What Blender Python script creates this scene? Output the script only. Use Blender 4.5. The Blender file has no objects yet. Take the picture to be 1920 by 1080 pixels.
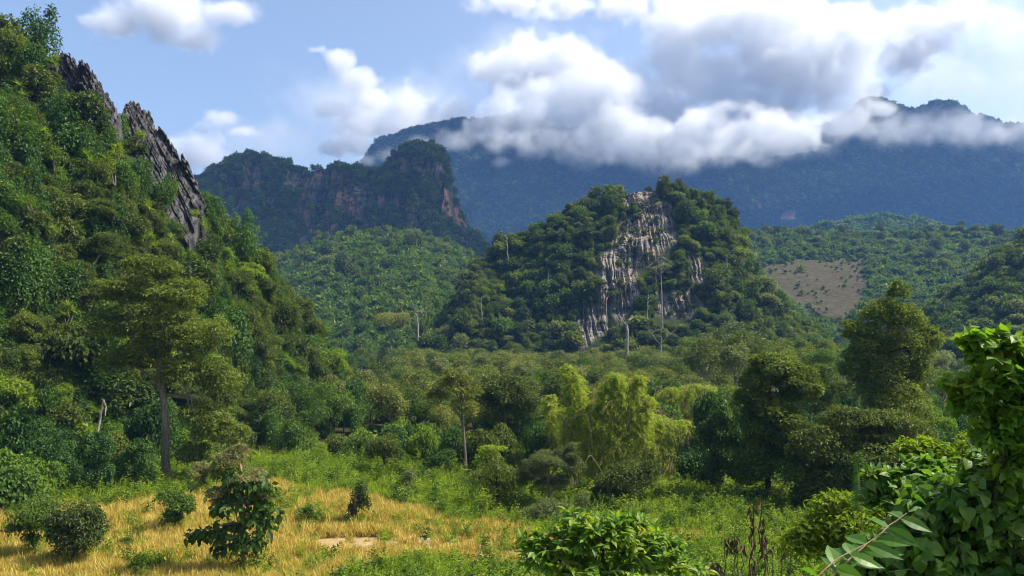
import bpy, math, random
import numpy as np
from mathutils import Vector, Euler
R = math.radians
rng = np.random.default_rng(11)
random.seed(11)
scene = bpy.context.scene
COL = scene.collection

# ------------------------------------------------------------------ camera, sky, sun, exposure
CAMH, FPX, PITCH = 14.0, 1507.0, math.atan(90 / 1507.0)
cam = bpy.data.objects.new('camera', bpy.data.cameras.new('camera'))
COL.objects.link(cam)
cam.location = (0, 0, CAMH)
cam.rotation_euler = (math.pi / 2 + PITCH, 0, 0)
cam.data.sensor_width = 36
cam.data.lens = 36 * FPX / 1920
cam.data.clip_start, cam.data.clip_end = 0.1, 40000
scene.camera = cam

SUN_AZ, SUN_EL = 84.0, 53.0          # azimuth measured from the view direction (+Y) towards +X
w = bpy.data.worlds.new('World'); scene.world = w
w.use_nodes = True
nt = w.node_tree
sky = nt.nodes.new('ShaderNodeTexSky')
sky.sky_type = 'NISHITA'; sky.sun_disc = False
sky.sun_elevation = R(SUN_EL); sky.sun_rotation = R(SUN_AZ)
sky.air_density = 1.0; sky.dust_density = 3.6; sky.ozone_density = 1.4
nt.links.new(sky.outputs[0], nt.nodes['Background'].inputs[0])
nt.nodes['Background'].inputs[1].default_value = 0.125
sun = bpy.data.objects.new('sun', bpy.data.lights.new('sun', 'SUN'))
COL.objects.link(sun)
sd = Vector((math.sin(R(SUN_AZ)) * math.cos(R(SUN_EL)), math.cos(R(SUN_AZ)) * math.cos(R(SUN_EL)), math.sin(R(SUN_EL))))
sun.rotation_euler = (-sd).to_track_quat('-Z', 'Y').to_euler()
sun.data.energy = 5.0; sun.data.angle = R(0.53); sun.data.color = (1.0, 0.93, 0.80)
scene.view_settings.view_transform = 'Standard'
scene.view_settings.look = 'None'
scene.view_settings.exposure = 0.92
scene.view_settings.gamma = 1.0
cy = scene.cycles
cy.max_bounces = 10
cy.pixel_filter_type = 'BLACKMAN_HARRIS'; cy.filter_width = 1.05
cy.transmission_bounces = 3; cy.diffuse_bounces = 3; cy.glossy_bounces = 1; cy.transmission_bounces = 3
cy.volume_bounces = 10; cy.transparent_max_bounces = 6
cy.use_denoising = True; cy.use_adaptive_sampling = True; cy.adaptive_threshold = 0.02
cy.caustics_reflective = cy.caustics_refractive = False

# ------------------------------------------------------------------ design helpers
def P(px, py, d):
    """World point at ground distance d that the 1920 px photograph shows at (px, py)."""
    a, b = (np.asarray(px, float) - 960) / FPX, (540 - np.asarray(py, float)) / FPX
    fy = math.cos(PITCH) - b * math.sin(PITCH); fz = math.sin(PITCH) + b * math.cos(PITCH)
    d = np.asarray(d, float)
    return a / fy * d, d + 0 * a, CAMH + fz / fy * d
def project(x, y, z):
    dz = z - CAMH
    c = y * math.cos(PITCH) + dz * math.sin(PITCH); u = -y * math.sin(PITCH) + dz * math.cos(PITCH)
    return 960 + FPX * x / c, 540 - FPX * u / c

def _hash(ix, iy, iz, seed):
    with np.errstate(over='ignore'):
        h = (ix.astype(np.uint32) * np.uint32(374761393) + iy.astype(np.uint32) * np.uint32(668265263)
             + iz.astype(np.uint32) * np.uint32(2147483647 - 98) + np.uint32(seed * 7919 + 13))
        h = (h ^ (h >> np.uint32(13))) * np.uint32(1274126177)
        h = (h ^ (h >> np.uint32(16))) * np.uint32(2246822519)
        h = h ^ (h >> np.uint32(13))
    return h.astype(np.float64) / 4294967295.0
def vnoise(x, y, z, seed=0):
    fx, fy, fz = np.floor(x), np.floor(y), np.floor(z)
    ix, iy, iz = fx.astype(np.int64), fy.astype(np.int64), fz.astype(np.int64)
    u, v, s = x - fx, y - fy, z - fz
    u, v, s = u * u * u * (u * (u * 6 - 15) + 10), v * v * v * (v * (v * 6 - 15) + 10), s * s * s * (s * (s * 6 - 15) + 10)
    r = 0
    for dx in (0, 1):
        for dy in (0, 1):
            for dz in (0, 1):
                r = r + _hash(ix + dx, iy + dy, iz + dz, seed) * (u if dx else 1 - u) * (v if dy else 1 - v) * (s if dz else 1 - s)
    return r * 2 - 1
def fbm(x, y, z, oct=4, seed=0, gain=0.5):
    x, y, z = np.broadcast_arrays(np.asarray(x, float), np.asarray(y, float), np.asarray(z, float))
    a, t, n = 1.0, 0, 0
    for o in range(oct):
        t = t + a * vnoise(x * 2 ** o + 17.3 * o, y * 2 ** o + 5.1 * o, z * 2 ** o + 9.7 * o, seed + o); n += a; a *= gain
    return t / n
def sstep(a, b, x):
    t = np.clip((np.asarray(x, float) - a) / (b - a), 0, 1); return t * t * (3 - 2 * t)

def setp(o, label=None, cat=None, group=None, kind=None):
    for k, v in (('label', label), ('category', cat), ('group', group), ('kind', kind)):
        if v: o[k] = v
    return o
def link(o, parent=None):
    COL.objects.link(o)
    if parent: o.parent = parent
    return o
def mesh_np(name, co, loops, sizes, mat=None, attrs=None, smooth=False):
    me = bpy.data.meshes.new(name)
    co = np.asarray(co, np.float32); loops = np.asarray(loops, np.int32).ravel(); sizes = np.asarray(sizes, np.int32)
    me.vertices.add(len(co)); me.vertices.foreach_set('co', co.ravel())
    me.loops.add(len(loops)); me.loops.foreach_set('vertex_index', loops)
    me.polygons.add(len(sizes))
    st = np.zeros(len(sizes), np.int32); st[1:] = np.cumsum(sizes)[:-1]
    me.polygons.foreach_set('loop_start', st)
    me.polygons.foreach_set('use_smooth', np.full(len(sizes), smooth))
    me.update(calc_edges=True)
    for k, (dom, val) in (attrs or {}).items():
        a = me.attributes.new(k, 'FLOAT', dom); a.data.foreach_set('value', np.asarray(val, np.float32).ravel())
    if mat: me.materials.append(mat)
    return me
def grid_faces(nu, nv):
    i = np.arange(nu - 1)[:, None] * nv + np.arange(nv - 1)[None, :]
    return np.stack([i, i + nv, i + nv + 1, i + 1], -1).reshape(-1, 4)

# ------------------------------------------------------------------ materials
class NT:
    def __init__(s, name):
        s.m = bpy.data.materials.new(name); s.m.use_nodes = True; s.t = s.m.node_tree
        s.t.nodes.clear(); s.out = s.n('OutputMaterial')
    def n(s, typ, **kw):
        nd = s.t.nodes.new('ShaderNode' + typ)
        for k, v in kw.items(): setattr(nd, k, v)
        return nd
    def l(s, a, b): s.t.links.new(a, b)
    def attr(s, name): return s.n('Attribute', attribute_name=name).outputs['Fac']
    def noise(s, scale, detail=4, rough=0.55, vec=None, stretch=None):
        nd = s.n('TexNoise'); nd.inputs['Scale'].default_value = scale; nd.inputs['Detail'].default_value = detail
        nd.inputs['Roughness'].default_value = rough
        g = s.n('NewGeometry').outputs['Position'] if vec is None else vec
        if stretch:
            mp = s.n('Mapping'); mp.inputs['Scale'].default_value = stretch; s.l(g, mp.inputs[0]); g = mp.outputs[0]
        s.l(g, nd.inputs['Vector']); return nd.outputs['Fac']
    def ramp(s, fac, stops):
        r = s.n('ValToRGB'); e = r.color_ramp.elements
        while len(e) < len(stops): e.new(0.5)
        for i, (p, c) in enumerate(stops):
            e[i].position = p; e[i].color = (*c, 1) if len(c) == 3 else c
        s.l(fac, r.inputs[0]); return r.outputs[0]
    def mix(s, f, a, b, blend='MIX'):
        m = s.n('Mix', data_type='RGBA', blend_type=blend)
        for sock, v in ((m.inputs[0], f), (m.inputs[6], a), (m.inputs[7], b)):
            if hasattr(v, 'is_output'): s.l(v, sock)
            elif isinstance(v, (int, float)): sock.default_value = v
            else: sock.default_value = (*v, 1)
        return m.outputs[2]
    def math(s, op, a, b=0.0, clamp=False):
        m = s.n('Math', operation=op, use_clamp=clamp)
        for sock, v in ((m.inputs[0], a), (m.inputs[1], b)):
            if hasattr(v, 'is_output'): s.l(v, sock)
            else: sock.default_value = v
        return m.outputs[0]

def leaf_mat(name, c0, c1, c2, trans=0.35, rough=0.55, spec=0.3, tboost=(1.25, 1.3, 0.5), patch=0.0, spots=0.0):
    """Leaf: colour varies per leaf (attribute v), per plant (object random); light shines through it."""
    n = NT(name)
    oi = n.n('ObjectInfo')
    f = n.math('ADD', n.math('MULTIPLY', n.attr('v'), 0.55), n.math('MULTIPLY', oi.outputs['Random'], 0.45))
    if patch:
        f = n.math('ADD', n.math('MULTIPLY', f, 1 - patch), n.math('MULTIPLY', n.math('SUBTRACT', n.math('MULTIPLY', n.noise(0.09, 3), 2.2), 0.6, True), patch), True)
    c = n.ramp(f, [(0.0, c0), (0.5, c1), (1.0, c2)])
    if spots:
        c = n.mix(n.math('MULTIPLY', n.math('SUBTRACT', n.noise(2.2, 3), 0.50), 3.0, True), c, (spots[0], spots[1], spots[2]))
        c = n.mix(n.math('MULTIPLY', n.math('SUBTRACT', n.noise(38, 4, .7), 0.60), 6.0, True), c, (0.12, 0.10, 0.03))
    p = n.n('BsdfPrincipled'); n.l(c, p.inputs['Base Color'])
    p.inputs['Roughness'].default_value = rough; p.inputs['Specular IOR Level'].default_value = spec
    t = n.n('BsdfTranslucent'); n.l(n.mix(1.0, c, tboost, 'MULTIPLY'), t.inputs[0])
    m = n.n('MixShader'); m.inputs[0].default_value = trans
    n.l(p.outputs[0], m.inputs[1]); n.l(t.outputs[0], m.inputs[2]); n.l(m.outputs[0], n.out.inputs[0])
    return n.m
def bark_mat(name, c0, c1, scale=1.5):
    n = NT(name)
    f = n.noise(scale, 5, 0.65, stretch=(3, 3, 0.6))
    p = n.n('BsdfPrincipled'); n.l(n.ramp(f, [(0.3, c0), (0.7, c1)]), p.inputs['Base Color'])
    p.inputs['Roughness'].default_value = 0.9; p.inputs['Specular IOR Level'].default_value = 0.1
    b = n.n('Bump'); b.inputs['Strength'].default_value = 0.6; b.inputs['Distance'].default_value = 0.05
    n.l(f, b.inputs['Height']); n.l(b.outputs[0], p.inputs['Normal'])
    n.l(p.outputs[0], n.out.inputs[0]); return n.m

def hill_mat(name, soil, green0, green1, rock=None, rock_scale=0.3, stain=None, scale=0.05, field=None):
    """Ground under the trees; the vertex attribute 'rock' bares streaked limestone, 'field' a tilled slope."""
    n = NT(name)
    c = n.mix(n.math('SUBTRACT', n.math('MULTIPLY', n.noise(scale, 6, 0.65), 3.0), 1.0, True), green0, green1)
    c = n.mix(n.math('SUBTRACT', n.math('MULTIPLY', n.noise(scale * 3.1, 5), 4.0), 2.1, True), c, soil)
    h = n.noise(scale * 8, 6, 0.7)
    if rock:
        s1 = n.noise(rock_scale, 7, 0.68, stretch=(1, 0.2, 0.08))
        rc = n.ramp(s1, [(0.30, rock[0]), (0.47, rock[1]), (0.60, rock[2]), (0.75, rock[1])])
        if stain:
            s2 = n.noise(rock_scale * 0.35, 4, stretch=(1, 1, 0.35))
            s3 = n.noise(rock_scale * 1.7, 5, .7, stretch=(1, .2, .05)); rc = n.mix(n.math('MULTIPLY', n.math('SUBTRACT', s3, .54), 5.0, True), rc, (rock[0][0] * 1.1, rock[0][1] * 1.1, rock[0][2] * 1.1))
            rc = n.mix(n.math('MULTIPLY', n.math('SUBTRACT', s2, stain[1]), 6.0, True), rc, stain[0])
        c = n.mix(n.attr('rock'), c, rc)
        h = n.mix(n.attr('rock'), h, s1)
    if field:
        fc = n.ramp(n.noise(field[2], 6, 0.7), [(0.35, field[0]), (0.65, field[1])])
        c = n.mix(n.attr('field'), c, fc)
    p = n.n('BsdfPrincipled'); n.l(c, p.inputs['Base Color'])
    p.inputs['Roughness'].default_value = 0.95; p.inputs['Specular IOR Level'].default_value = 0.05
    b = n.n('Bump'); b.inputs['Strength'].default_value = 0.7; b.inputs['Distance'].default_value = 0.25 / scale * 0.2
    n.l(h, b.inputs['Height']); n.l(b.outputs[0], p.inputs['Normal'])
    n.l(p.outputs[0], n.out.inputs[0]); return n.m

# ------------------------------------------------------------------ terrain
def ground_z(x, y):
    """Valley floor with the road bank the photographer stands on."""
    x = np.asarray(x, float); y = np.asarray(y, float)
    edge = 24 + 7 * sstep(0, 16, x) * 1.0 + 2.0 * vnoise(x * 0.1, y * 0.0, 0 * x, 5)
    bank = 11.9 * (1 - sstep(0.0, 1.0, (y - 1.5) / edge)) 
    rise = 0.035 * np.clip(y - 90, 0, 200) * sstep(90, 160, y)
    return bank + 0.35 * fbm(x * 0.06, y * 0.06, 0 * x, 3, 2) * sstep(20, 40, y)

HILLS = {}
def hill(name, ridge, foot, mat, nu=160, nf=70, nb=14, prof=None, back=0.5, noise=0.05, nscale=0.02, rock=None, field=None, flute=0.0, fscale=0.25, seed=1, base=-2.0, wobble=14, rnoise=None, jag=0.0):
    """A hill with depth: each column climbs from its foot to its ridge point and falls away behind."""
    r = np.array(ridge, float); px = np.linspace(r[0, 0], r[-1, 0], nu)
    D = np.interp(px, r[:, 0], r[:, 2]); ry = np.interp(px, r[:, 0], r[:, 1])
    if jag: ry = ry - jag * (np.abs(fbm(px * 0.03, 0 * px, 0 * px, 4, seed + 3, .6)) * 2 - .6)
    fo = np.array(foot, float); F = np.interp(px, fo[:, 0], fo[:, 1])
    rx, _, rz = P(px, ry, D)
    t = np.linspace(0, 1, nf); tb = np.linspace(0, 1, nb + 1)[1:]
    sl = rx / D
    PX = np.repeat(px[:, None], nf, 1); T = np.repeat(t[None], nu, 0)
    pr = prof(PX, T) if prof else T ** 0.75
    Y = F[:, None] + (D - F)[:, None] * T
    X = sl[:, None] * Y
    Z = base + (rz[:, None] - base) * pr
    Yb = D[:, None] + (D - F)[:, None] * back * 2 * tb[None]
    Xb = sl[:, None] * Yb
    Zb = base - 2 + (rz[:, None] - base + 2) * (1 - tb[None] ** 1.6)
    X = np.concatenate([X, Xb], 1); Y = np.concatenate([Y, Yb], 1); Z = np.concatenate([Z, Zb], 1)
    hgt = rz.max() - base
    amp = noise * hgt
    env = np.clip((Z - base) / hgt * 3, 0, 1)
    s = nscale
    X0, Y0, Z0 = X.copy(), Y.copy(), Z.copy()
    fade = np.ones(nf + nb); fade[nf - 4:nf + 2] = 0.4
    Y = Y + amp * 1.6 * fbm(X0 * s, Y0 * s, Z0 * s, 4, seed) * env
    X = X + amp * 0.8 * fbm(X0 * s + 40, Y0 * s, Z0 * s, 4, seed + 9) * env * fade
    Z = Z + amp * 0.7 * fbm(X0 * s * 1.7, Y0 * s * 1.7, Z0 * s + 80, 4, seed + 19) * env * fade
    ppx, ppy = project(X0, np.maximum(Y0, 1), Z0)
    rk = np.zeros_like(X); fd = np.zeros_like(X)
    wob = wobble * fbm(X0 * s * 4, Y0 * s * 4, Z0 * s * 2, 4, seed + 31)
    wob2 = wobble * fbm(X0 * s * 4, Y0 * s * 4 + 50, Z0 * s * 2, 4, seed + 37)
    for poly, soft in (rock or []):
        rk = np.maximum(rk, poly_mask(ppx + wob, ppy + wob2, poly, soft))
    for poly, soft in (field or []):
        fd = np.maximum(fd, poly_mask(ppx + wob * 1.6, ppy + wob2 * 1.0, poly, soft))
    if rnoise: rk = np.maximum(rk, rnoise[0] * sstep(rnoise[1], rnoise[1] + .14, fbm(X0 * s * 3, Y0 * s * 3, Z0 * s * 1.1, 4, seed + 61)) * sstep(.12, .3, (Z0 - base) / hgt))
    rk[:, nf + 1:] = 0
    if flute:
        fl = np.abs(fbm(X0 * fscale, 0 * Y0, Z0 * fscale * 0.07, 4, seed + 51, 0.6))
        fl2 = fbm(X0 * fscale * 0.4, 0 * Y0, Z0 * fscale * 0.3, 3, seed + 55)
        ledge = .7 * np.abs(fbm(X0 * fscale * .35, 0 * Y0, Z0 * fscale * 1.3, 4, seed + 57, .6))
        Y = Y + flute * rk * (fl * 2.2 + fl2 * 0.9 + ledge - 0.5)
    co = np.stack([X, Y, Z], -1)
    f = grid_faces(nu, nf + nb)
    me = mesh_np(name, co.reshape(-1, 3), f, np.full(len(f), 4), mat, {'rock': ('POINT', rk), 'field': ('POINT', fd)}, not flute)
    o = link(bpy.data.objects.new(name, me)); setp(o, kind='structure')
    HILLS[name] = (co, rk, fd, nf)
    return o
def poly_mask(x, y, poly, soft):
    """1 inside the polygon, falling to 0 over a soft margin."""
    p = np.array(poly, float); q = np.roll(p, -1, 0)
    inside = np.zeros(x.shape, bool); dist = np.full(x.shape, 1e9)
    for (ax, ay), (bx, by) in zip(p, q):
        c = ((ay > y) != (by > y)) & (x < (bx - ax) * (y - ay) / (by - ay + 1e-9) + ax); inside ^= c
        t = np.clip(((x - ax) * (bx - ax) + (y - ay) * (by - ay)) / ((bx - ax) ** 2 + (by - ay) ** 2 + 1e-9), 0, 1)
        dist = np.minimum(dist, np.hypot(x - ax - t * (bx - ax), y - ay - t * (by - ay)))
    return sstep(-soft, soft, np.where(inside, dist, -dist))

GREY = ((0.035, 0.034, 0.033), (0.125, 0.116, 0.102), (0.25, 0.228, 0.20))
DARK = ((0.022, 0.022, 0.024), (0.055, 0.054, 0.056), (0.14, 0.135, 0.13))
m_left = hill_mat('left_hill_ground', (0.03, 0.025, 0.015), (0.012, 0.022, 0.006), (0.03, 0.05, 0.012), DARK, 0.9, scale=0.25)
m_mid = hill_mat('outcrop_ground', (0.05, 0.045, 0.03), (0.014, 0.024, 0.008), (0.035, 0.05, 0.015), GREY, 0.8, ((0.27, 0.20, 0.12), 0.50), scale=0.1)
m_green = hill_mat('green_hill_ground', (0.03, 0.05, 0.012), (0.03, 0.06, 0.012), (0.07, 0.12, 0.02), scale=0.05)
m_back = hill_mat('back_outcrop_ground', (0.045, 0.04, 0.03), (0.012, 0.024, 0.008), (0.03, 0.045, 0.015), ((0.018, 0.018, 0.02), (0.055, 0.050, 0.050), (0.13, 0.105, 0.09)), 0.2, ((0.30, 0.16, 0.07), 0.51), scale=0.03)
m_far = hill_mat('far_mountain_ground', (0.03, 0.04, 0.015), (0.014, 0.03, 0.008), (0.04, 0.075, 0.018), ((0.05, 0.04, 0.035), (0.14, 0.09, 0.07), (0.24, 0.15, 0.11)), 0.05, scale=0.006)
m_right = hill_mat('right_hill_ground', (0.03, 0.045, 0.012), (0.02, 0.045, 0.01), (0.06, 0.10, 0.025), scale=0.04, field=((0.034, 0.032, 0.015), (0.072, 0.060, 0.032), 0.22))

# far blue mountain: summit ridge behind the cloud, and the long shoulder in front of it
far_rock = [([(1462, 400), (1490, 396), (1488, 425), (1466, 425)], 8), ([(1405, 375), (1425, 380), (1425, 400), (1408, 402)], 8)]
hill('far_mountain', [(560, 380, 3300), (640, 330, 3300), (685, 292, 3300), (704, 268, 3300), (760, 247, 3300), (865, 224, 3300), (940, 226, 3350), (980, 213, 3350), (1030, 240, 3400), (1250, 240, 3400), (1420, 230, 3400), (1540, 240, 3400), (1592, 208, 3400), (1612, 188, 3400), (1645, 185, 3400), (1685, 204, 3400), (1712, 212, 3400), (1745, 194, 3400), (1790, 194, 3400), (1825, 216, 3400), (1880, 236, 3400), (2100, 256, 3400), (2400, 330, 3400)],
     [(500, 2700), (2400, 2900)], m_far, 260, 90, 10, prof=lambda px, t: t ** 0.9, noise=0.05, nscale=0.003, seed=3)
hill('mountain_shoulder', [(700, 400, 2500), (840, 330, 2560), (900, 300, 2650), (1000, 290, 2700), (1150, 285, 2700), (1300, 300, 2650), (1450, 300, 2600), (1580, 284, 2560), (1700, 266, 2550), (1800, 252, 2550), (1860, 247, 2550), (1905, 260, 2550), (2000, 290, 2550), (2200, 330, 2550)],
     [(700, 2250), (2200, 2250)], m_far, 300, 130, 8, prof=lambda px, t: 0.10 + 0.90 * t ** 1.0, noise=0.045, nscale=0.004, rock=far_rock, seed=5)
# dark karst ridge
back_rock = [([(412, 338), (462, 338), (462, 356), (414, 356)], 7), ([(578, 318), (640, 314), (644, 345), (582, 352)], 8), ([(735, 296), (835, 306), (832, 322), (740, 322)], 7),
             ([(815, 350), (850, 350), (860, 412), (835, 412)], 9), ([(600, 360), (690, 345), (700, 372), (610, 380)], 10), ([(380, 440), (460, 450), (500, 480), (400, 490)], 12), ([(700, 360), (760, 370), (760, 400), (705, 392)], 10)]
hill('karst_ridge', [(250, 420, 900), (330, 370, 920), (372, 340, 940), (400, 314, 950), (440, 296, 950), (480, 297, 950), (540, 306, 950), (572, 322, 950), (610, 312, 940), (650, 314, 930), (690, 326, 930), (728, 318, 930), (745, 284, 930), (775, 271, 930), (800, 270, 930), (826, 290, 930), (842, 325, 930), (858, 378, 930), (880, 425, 920), (915, 465, 900), (990, 535, 880)],
     [(250, 800), (990, 800)], m_back, 380, 150, 10, prof=lambda px, t: np.where(t < 0.55, 0.62 * (t / 0.55) ** 0.9, 0.62 + 0.38 * sstep(0, 1, (t - 0.55) / 0.45) ** 0.8), noise=0.035, nscale=0.012, rock=back_rock, flute=12, fscale=0.06, seed=7, wobble=8, rnoise=(.85, .11), jag=4)
hill('green_hill', [(330, 560, 520), (440, 522, 540), (520, 498, 560), (600, 462, 570), (680, 446, 570), (760, 444, 570), (830, 462, 570), (880, 487, 570), (930, 530, 560), (1000, 600, 540), (1060, 640, 520)],
     [(330, 340), (1060, 340)], m_green, 150, 80, 10, prof=lambda px, t: t ** 0.95, noise=0.04, nscale=0.012, seed=11)
hill('low_ridge', [(1480, 440, 1150), (1570, 424, 1150), (1650, 412, 1150), (1740, 418, 1150), (1800, 440, 1150), (1860, 460, 1150)], [(1480, 950), (1860, 950)], m_right, 60, 30, 8, noise=0.05, nscale=0.01, seed=13)
brown = [([(1416, 494), (1500, 482), (1626, 480), (1622, 545), (1585, 612), (1530, 600), (1462, 552)], 9)]
hill('right_hill', [(1250, 450, 720), (1380, 440, 720), (1450, 440, 720), (1600, 446, 720), (1720, 440, 720), (1800, 436, 720), (1920, 440, 720), (2150, 440, 720), (2400, 500, 720)],
     [(1250, 430), (2400, 430)], m_right, 170, 90, 8, prof=lambda px, t: t ** 0.9, noise=0.035, nscale=0.012, field=brown, seed=15)
hill('right_spur', [(1650, 650, 330), (1720, 622, 340), (1780, 570, 350), (1840, 525, 350), (1900, 475, 350), (1960, 440, 350), (2100, 390, 350), (2400, 380, 350)], [(1650, 270), (2400, 260)], m_mid, 100, 50, 8, noise=0.06, nscale=0.02, seed=17)
mid_rock = [([(1163, 410), (1200, 390), (1266, 388), (1274, 456), (1228, 484), (1204, 506), (1204, 558), (1167, 608), (1132, 572), (1114, 520), (1148, 463)], 7),
            ([(1082, 585), (1108, 578), (1140, 575), (1142, 620), (1100, 655), (1082, 650)], 8), ([(1230, 545), (1300, 545), (1320, 590), (1230, 590)], 10), ([(1290, 480), (1330, 490), (1330, 520), (1300, 520)], 9), ([(1170, 360), (1230, 358), (1230, 385), (1180, 390)], 9)]
hill('karst_outcrop', [(770, 690, 300), (820, 640, 305), (860, 562, 315), (900, 498, 325), (960, 458, 330), (1010, 430, 330), (1060, 406, 330), (1110, 380, 330), (1150, 366, 330), (1200, 360, 330), (1260, 360, 330), (1305, 366, 330), (1350, 398, 330), (1386, 452, 330), (1405, 508, 325), (1436, 552, 320), (1480, 592, 312), (1500, 620, 305), (1580, 680, 300)],
     [(770, 262), (1000, 272), (1150, 268), (1300, 262), (1580, 250)], m_mid, 560, 250, 12, prof=lambda px, t: np.where(t < 0.35, 0.34 * (t / 0.35), 0.34 + 0.66 * ((t - 0.35) / 0.65) ** 0.72), noise=0.07, nscale=0.03, rock=mid_rock, flute=2.0, fscale=0.55, seed=21, wobble=9)
left_rock = [([(40, 60), (60, 60), (70, 120), (50, 130)], 6), ([(118, 340), (146, 340), (146, 392), (122, 392)], 8), ([(190, 500), (240, 520), (240, 560), (200, 560)], 12), ([(380, 440), (420, 450), (415, 520), (385, 500)], 12), ([(236, 690), (250, 690), (250, 720), (238, 720)], 4)]
hill('karst_cliff', [(-260, 95, 112), (-100, 105, 110), (0, 108, 108), (60, 120, 107), (90, 150, 107), (105, 205, 107), (140, 232, 107), (175, 245, 107), (222, 240, 108), (245, 285, 110), (262, 330, 112), (300, 365, 113), (340, 390, 115), (376, 405, 117), (415, 430, 120), (432, 510, 122), (490, 525, 126), (545, 580, 132), (575, 625, 138), (620, 680, 144), (650, 740, 150), (700, 800, 156), (740, 840, 160)],
     [(-260, 62), (0, 74), (160, 82), (300, 88), (420, 97), (520, 112), (650, 140), (740, 152)], m_left, 220, 130, 12, prof=lambda px, t: t ** 0.8, noise=0.07, nscale=0.06, rock=left_rock, flute=1.2, fscale=0.5, seed=25)

# valley floor: one sheet from the road bank to behind the hills
def ground_mat():
    n = NT('valley_ground')
    pos = n.n('NewGeometry').outputs['Position']
    c = n.ramp(n.noise(0.35, 5), [(0.3, (0.06, 0.09, 0.015)), (0.55, (0.12, 0.15, 0.025)), (0.75, (0.08, 0.12, 0.018))])
    straw = n.ramp(n.noise(1.2, 6, 0.7), [(0.3, (0.24, 0.18, 0.05)), (0.55, (0.40, 0.31, 0.11)), (0.75, (0.30, 0.22, 0.07))])
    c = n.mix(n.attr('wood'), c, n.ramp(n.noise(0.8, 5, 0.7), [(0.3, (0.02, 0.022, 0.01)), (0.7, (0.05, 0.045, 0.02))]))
    c = n.mix(n.attr('straw'), c, straw)
    c = n.mix(n.attr('soil'), c, n.ramp(n.noise(2.0, 6, 0.7), [(0.3, (0.22, 0.16, 0.075)), (0.7, (0.36, 0.27, 0.14))]))
    p = n.n('BsdfPrincipled'); n.l(c, p.inputs['Base Color']); p.inputs['Roughness'].default_value = 0.95; p.inputs['Specular IOR Level'].default_value = 0.05
    b = n.n('Bump'); b.inputs['Strength'].default_value = 0.8; b.inputs['Distance'].default_value = 0.15
    n.l(n.noise(3.0, 6, 0.7), b.inputs['Height']); n.l(b.outputs[0], p.inputs['Normal'])
    n.l(p.outputs[0], n.out.inputs[0]); return n.m
def straw_w(x, y):
    """How far the golden stubble field covers (x, y)."""
    wob = 2.2 * fbm(np.asarray(x) * 0.12, np.asarray(y) * 0.12, 0 * np.asarray(x), 4, 61)
    edge_far = np.interp(x, [-45, -30, -24, -16, -10, 0, 3, 14, 20], [62, 68, 78, 72, 66, 61, 57, 58, 50])
    edge_near = np.interp(x, [-30, -16, -12, -6, 0, 6, 12, 22], [38, 41, 45, 50.5, 50.5, 54, 55, 60])
    return sstep(-0.8, 0.8, edge_far + wob - y) * sstep(-1.0, 1.0, y - edge_near - wob)
def soil_w(x, y):
    x = np.asarray(x, float); y = np.asarray(y, float)
    e = ((x + 7.5) / 7.5) ** 2 + ((y - 55.0) / 2.6) ** 2 + 0.55 * fbm(x * 0.35, y * 0.5, 0 * x, 4, 67)
    e2 = ((x + 1.0) / 1.6) ** 2 + ((y - 53.0) / 3.2) ** 2 + 0.4 * fbm(x * 0.5, y * 0.5, 0 * x, 4, 68)
    return np.maximum(sstep(1.15, 0.75, e), sstep(1.15, 0.7, e2))
gx = np.concatenate([np.linspace(-1200, -110, 24), np.linspace(-100, 100, 200), np.linspace(110, 1200, 24)])
gy = np.concatenate([np.linspace(-30, 130, 190), np.geomspace(134, 2200, 40)])
GX, GY = np.meshgrid(gx, gy, indexing='ij')
GZ = ground_z(GX, GY)
f = grid_faces(len(gx), len(gy))
link(setp(bpy.data.objects.new('ground', mesh_np('ground', np.stack([GX, GY, GZ], -1).reshape(-1, 3), f, np.full(len(f), 4), ground_mat(),
     {'straw': ('POINT', straw_w(GX, GY)), 'soil': ('POINT', soil_w(GX, GY)), 'wood': ('POINT', sstep(80, 96, GY))}, True)), kind='structure'))

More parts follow.
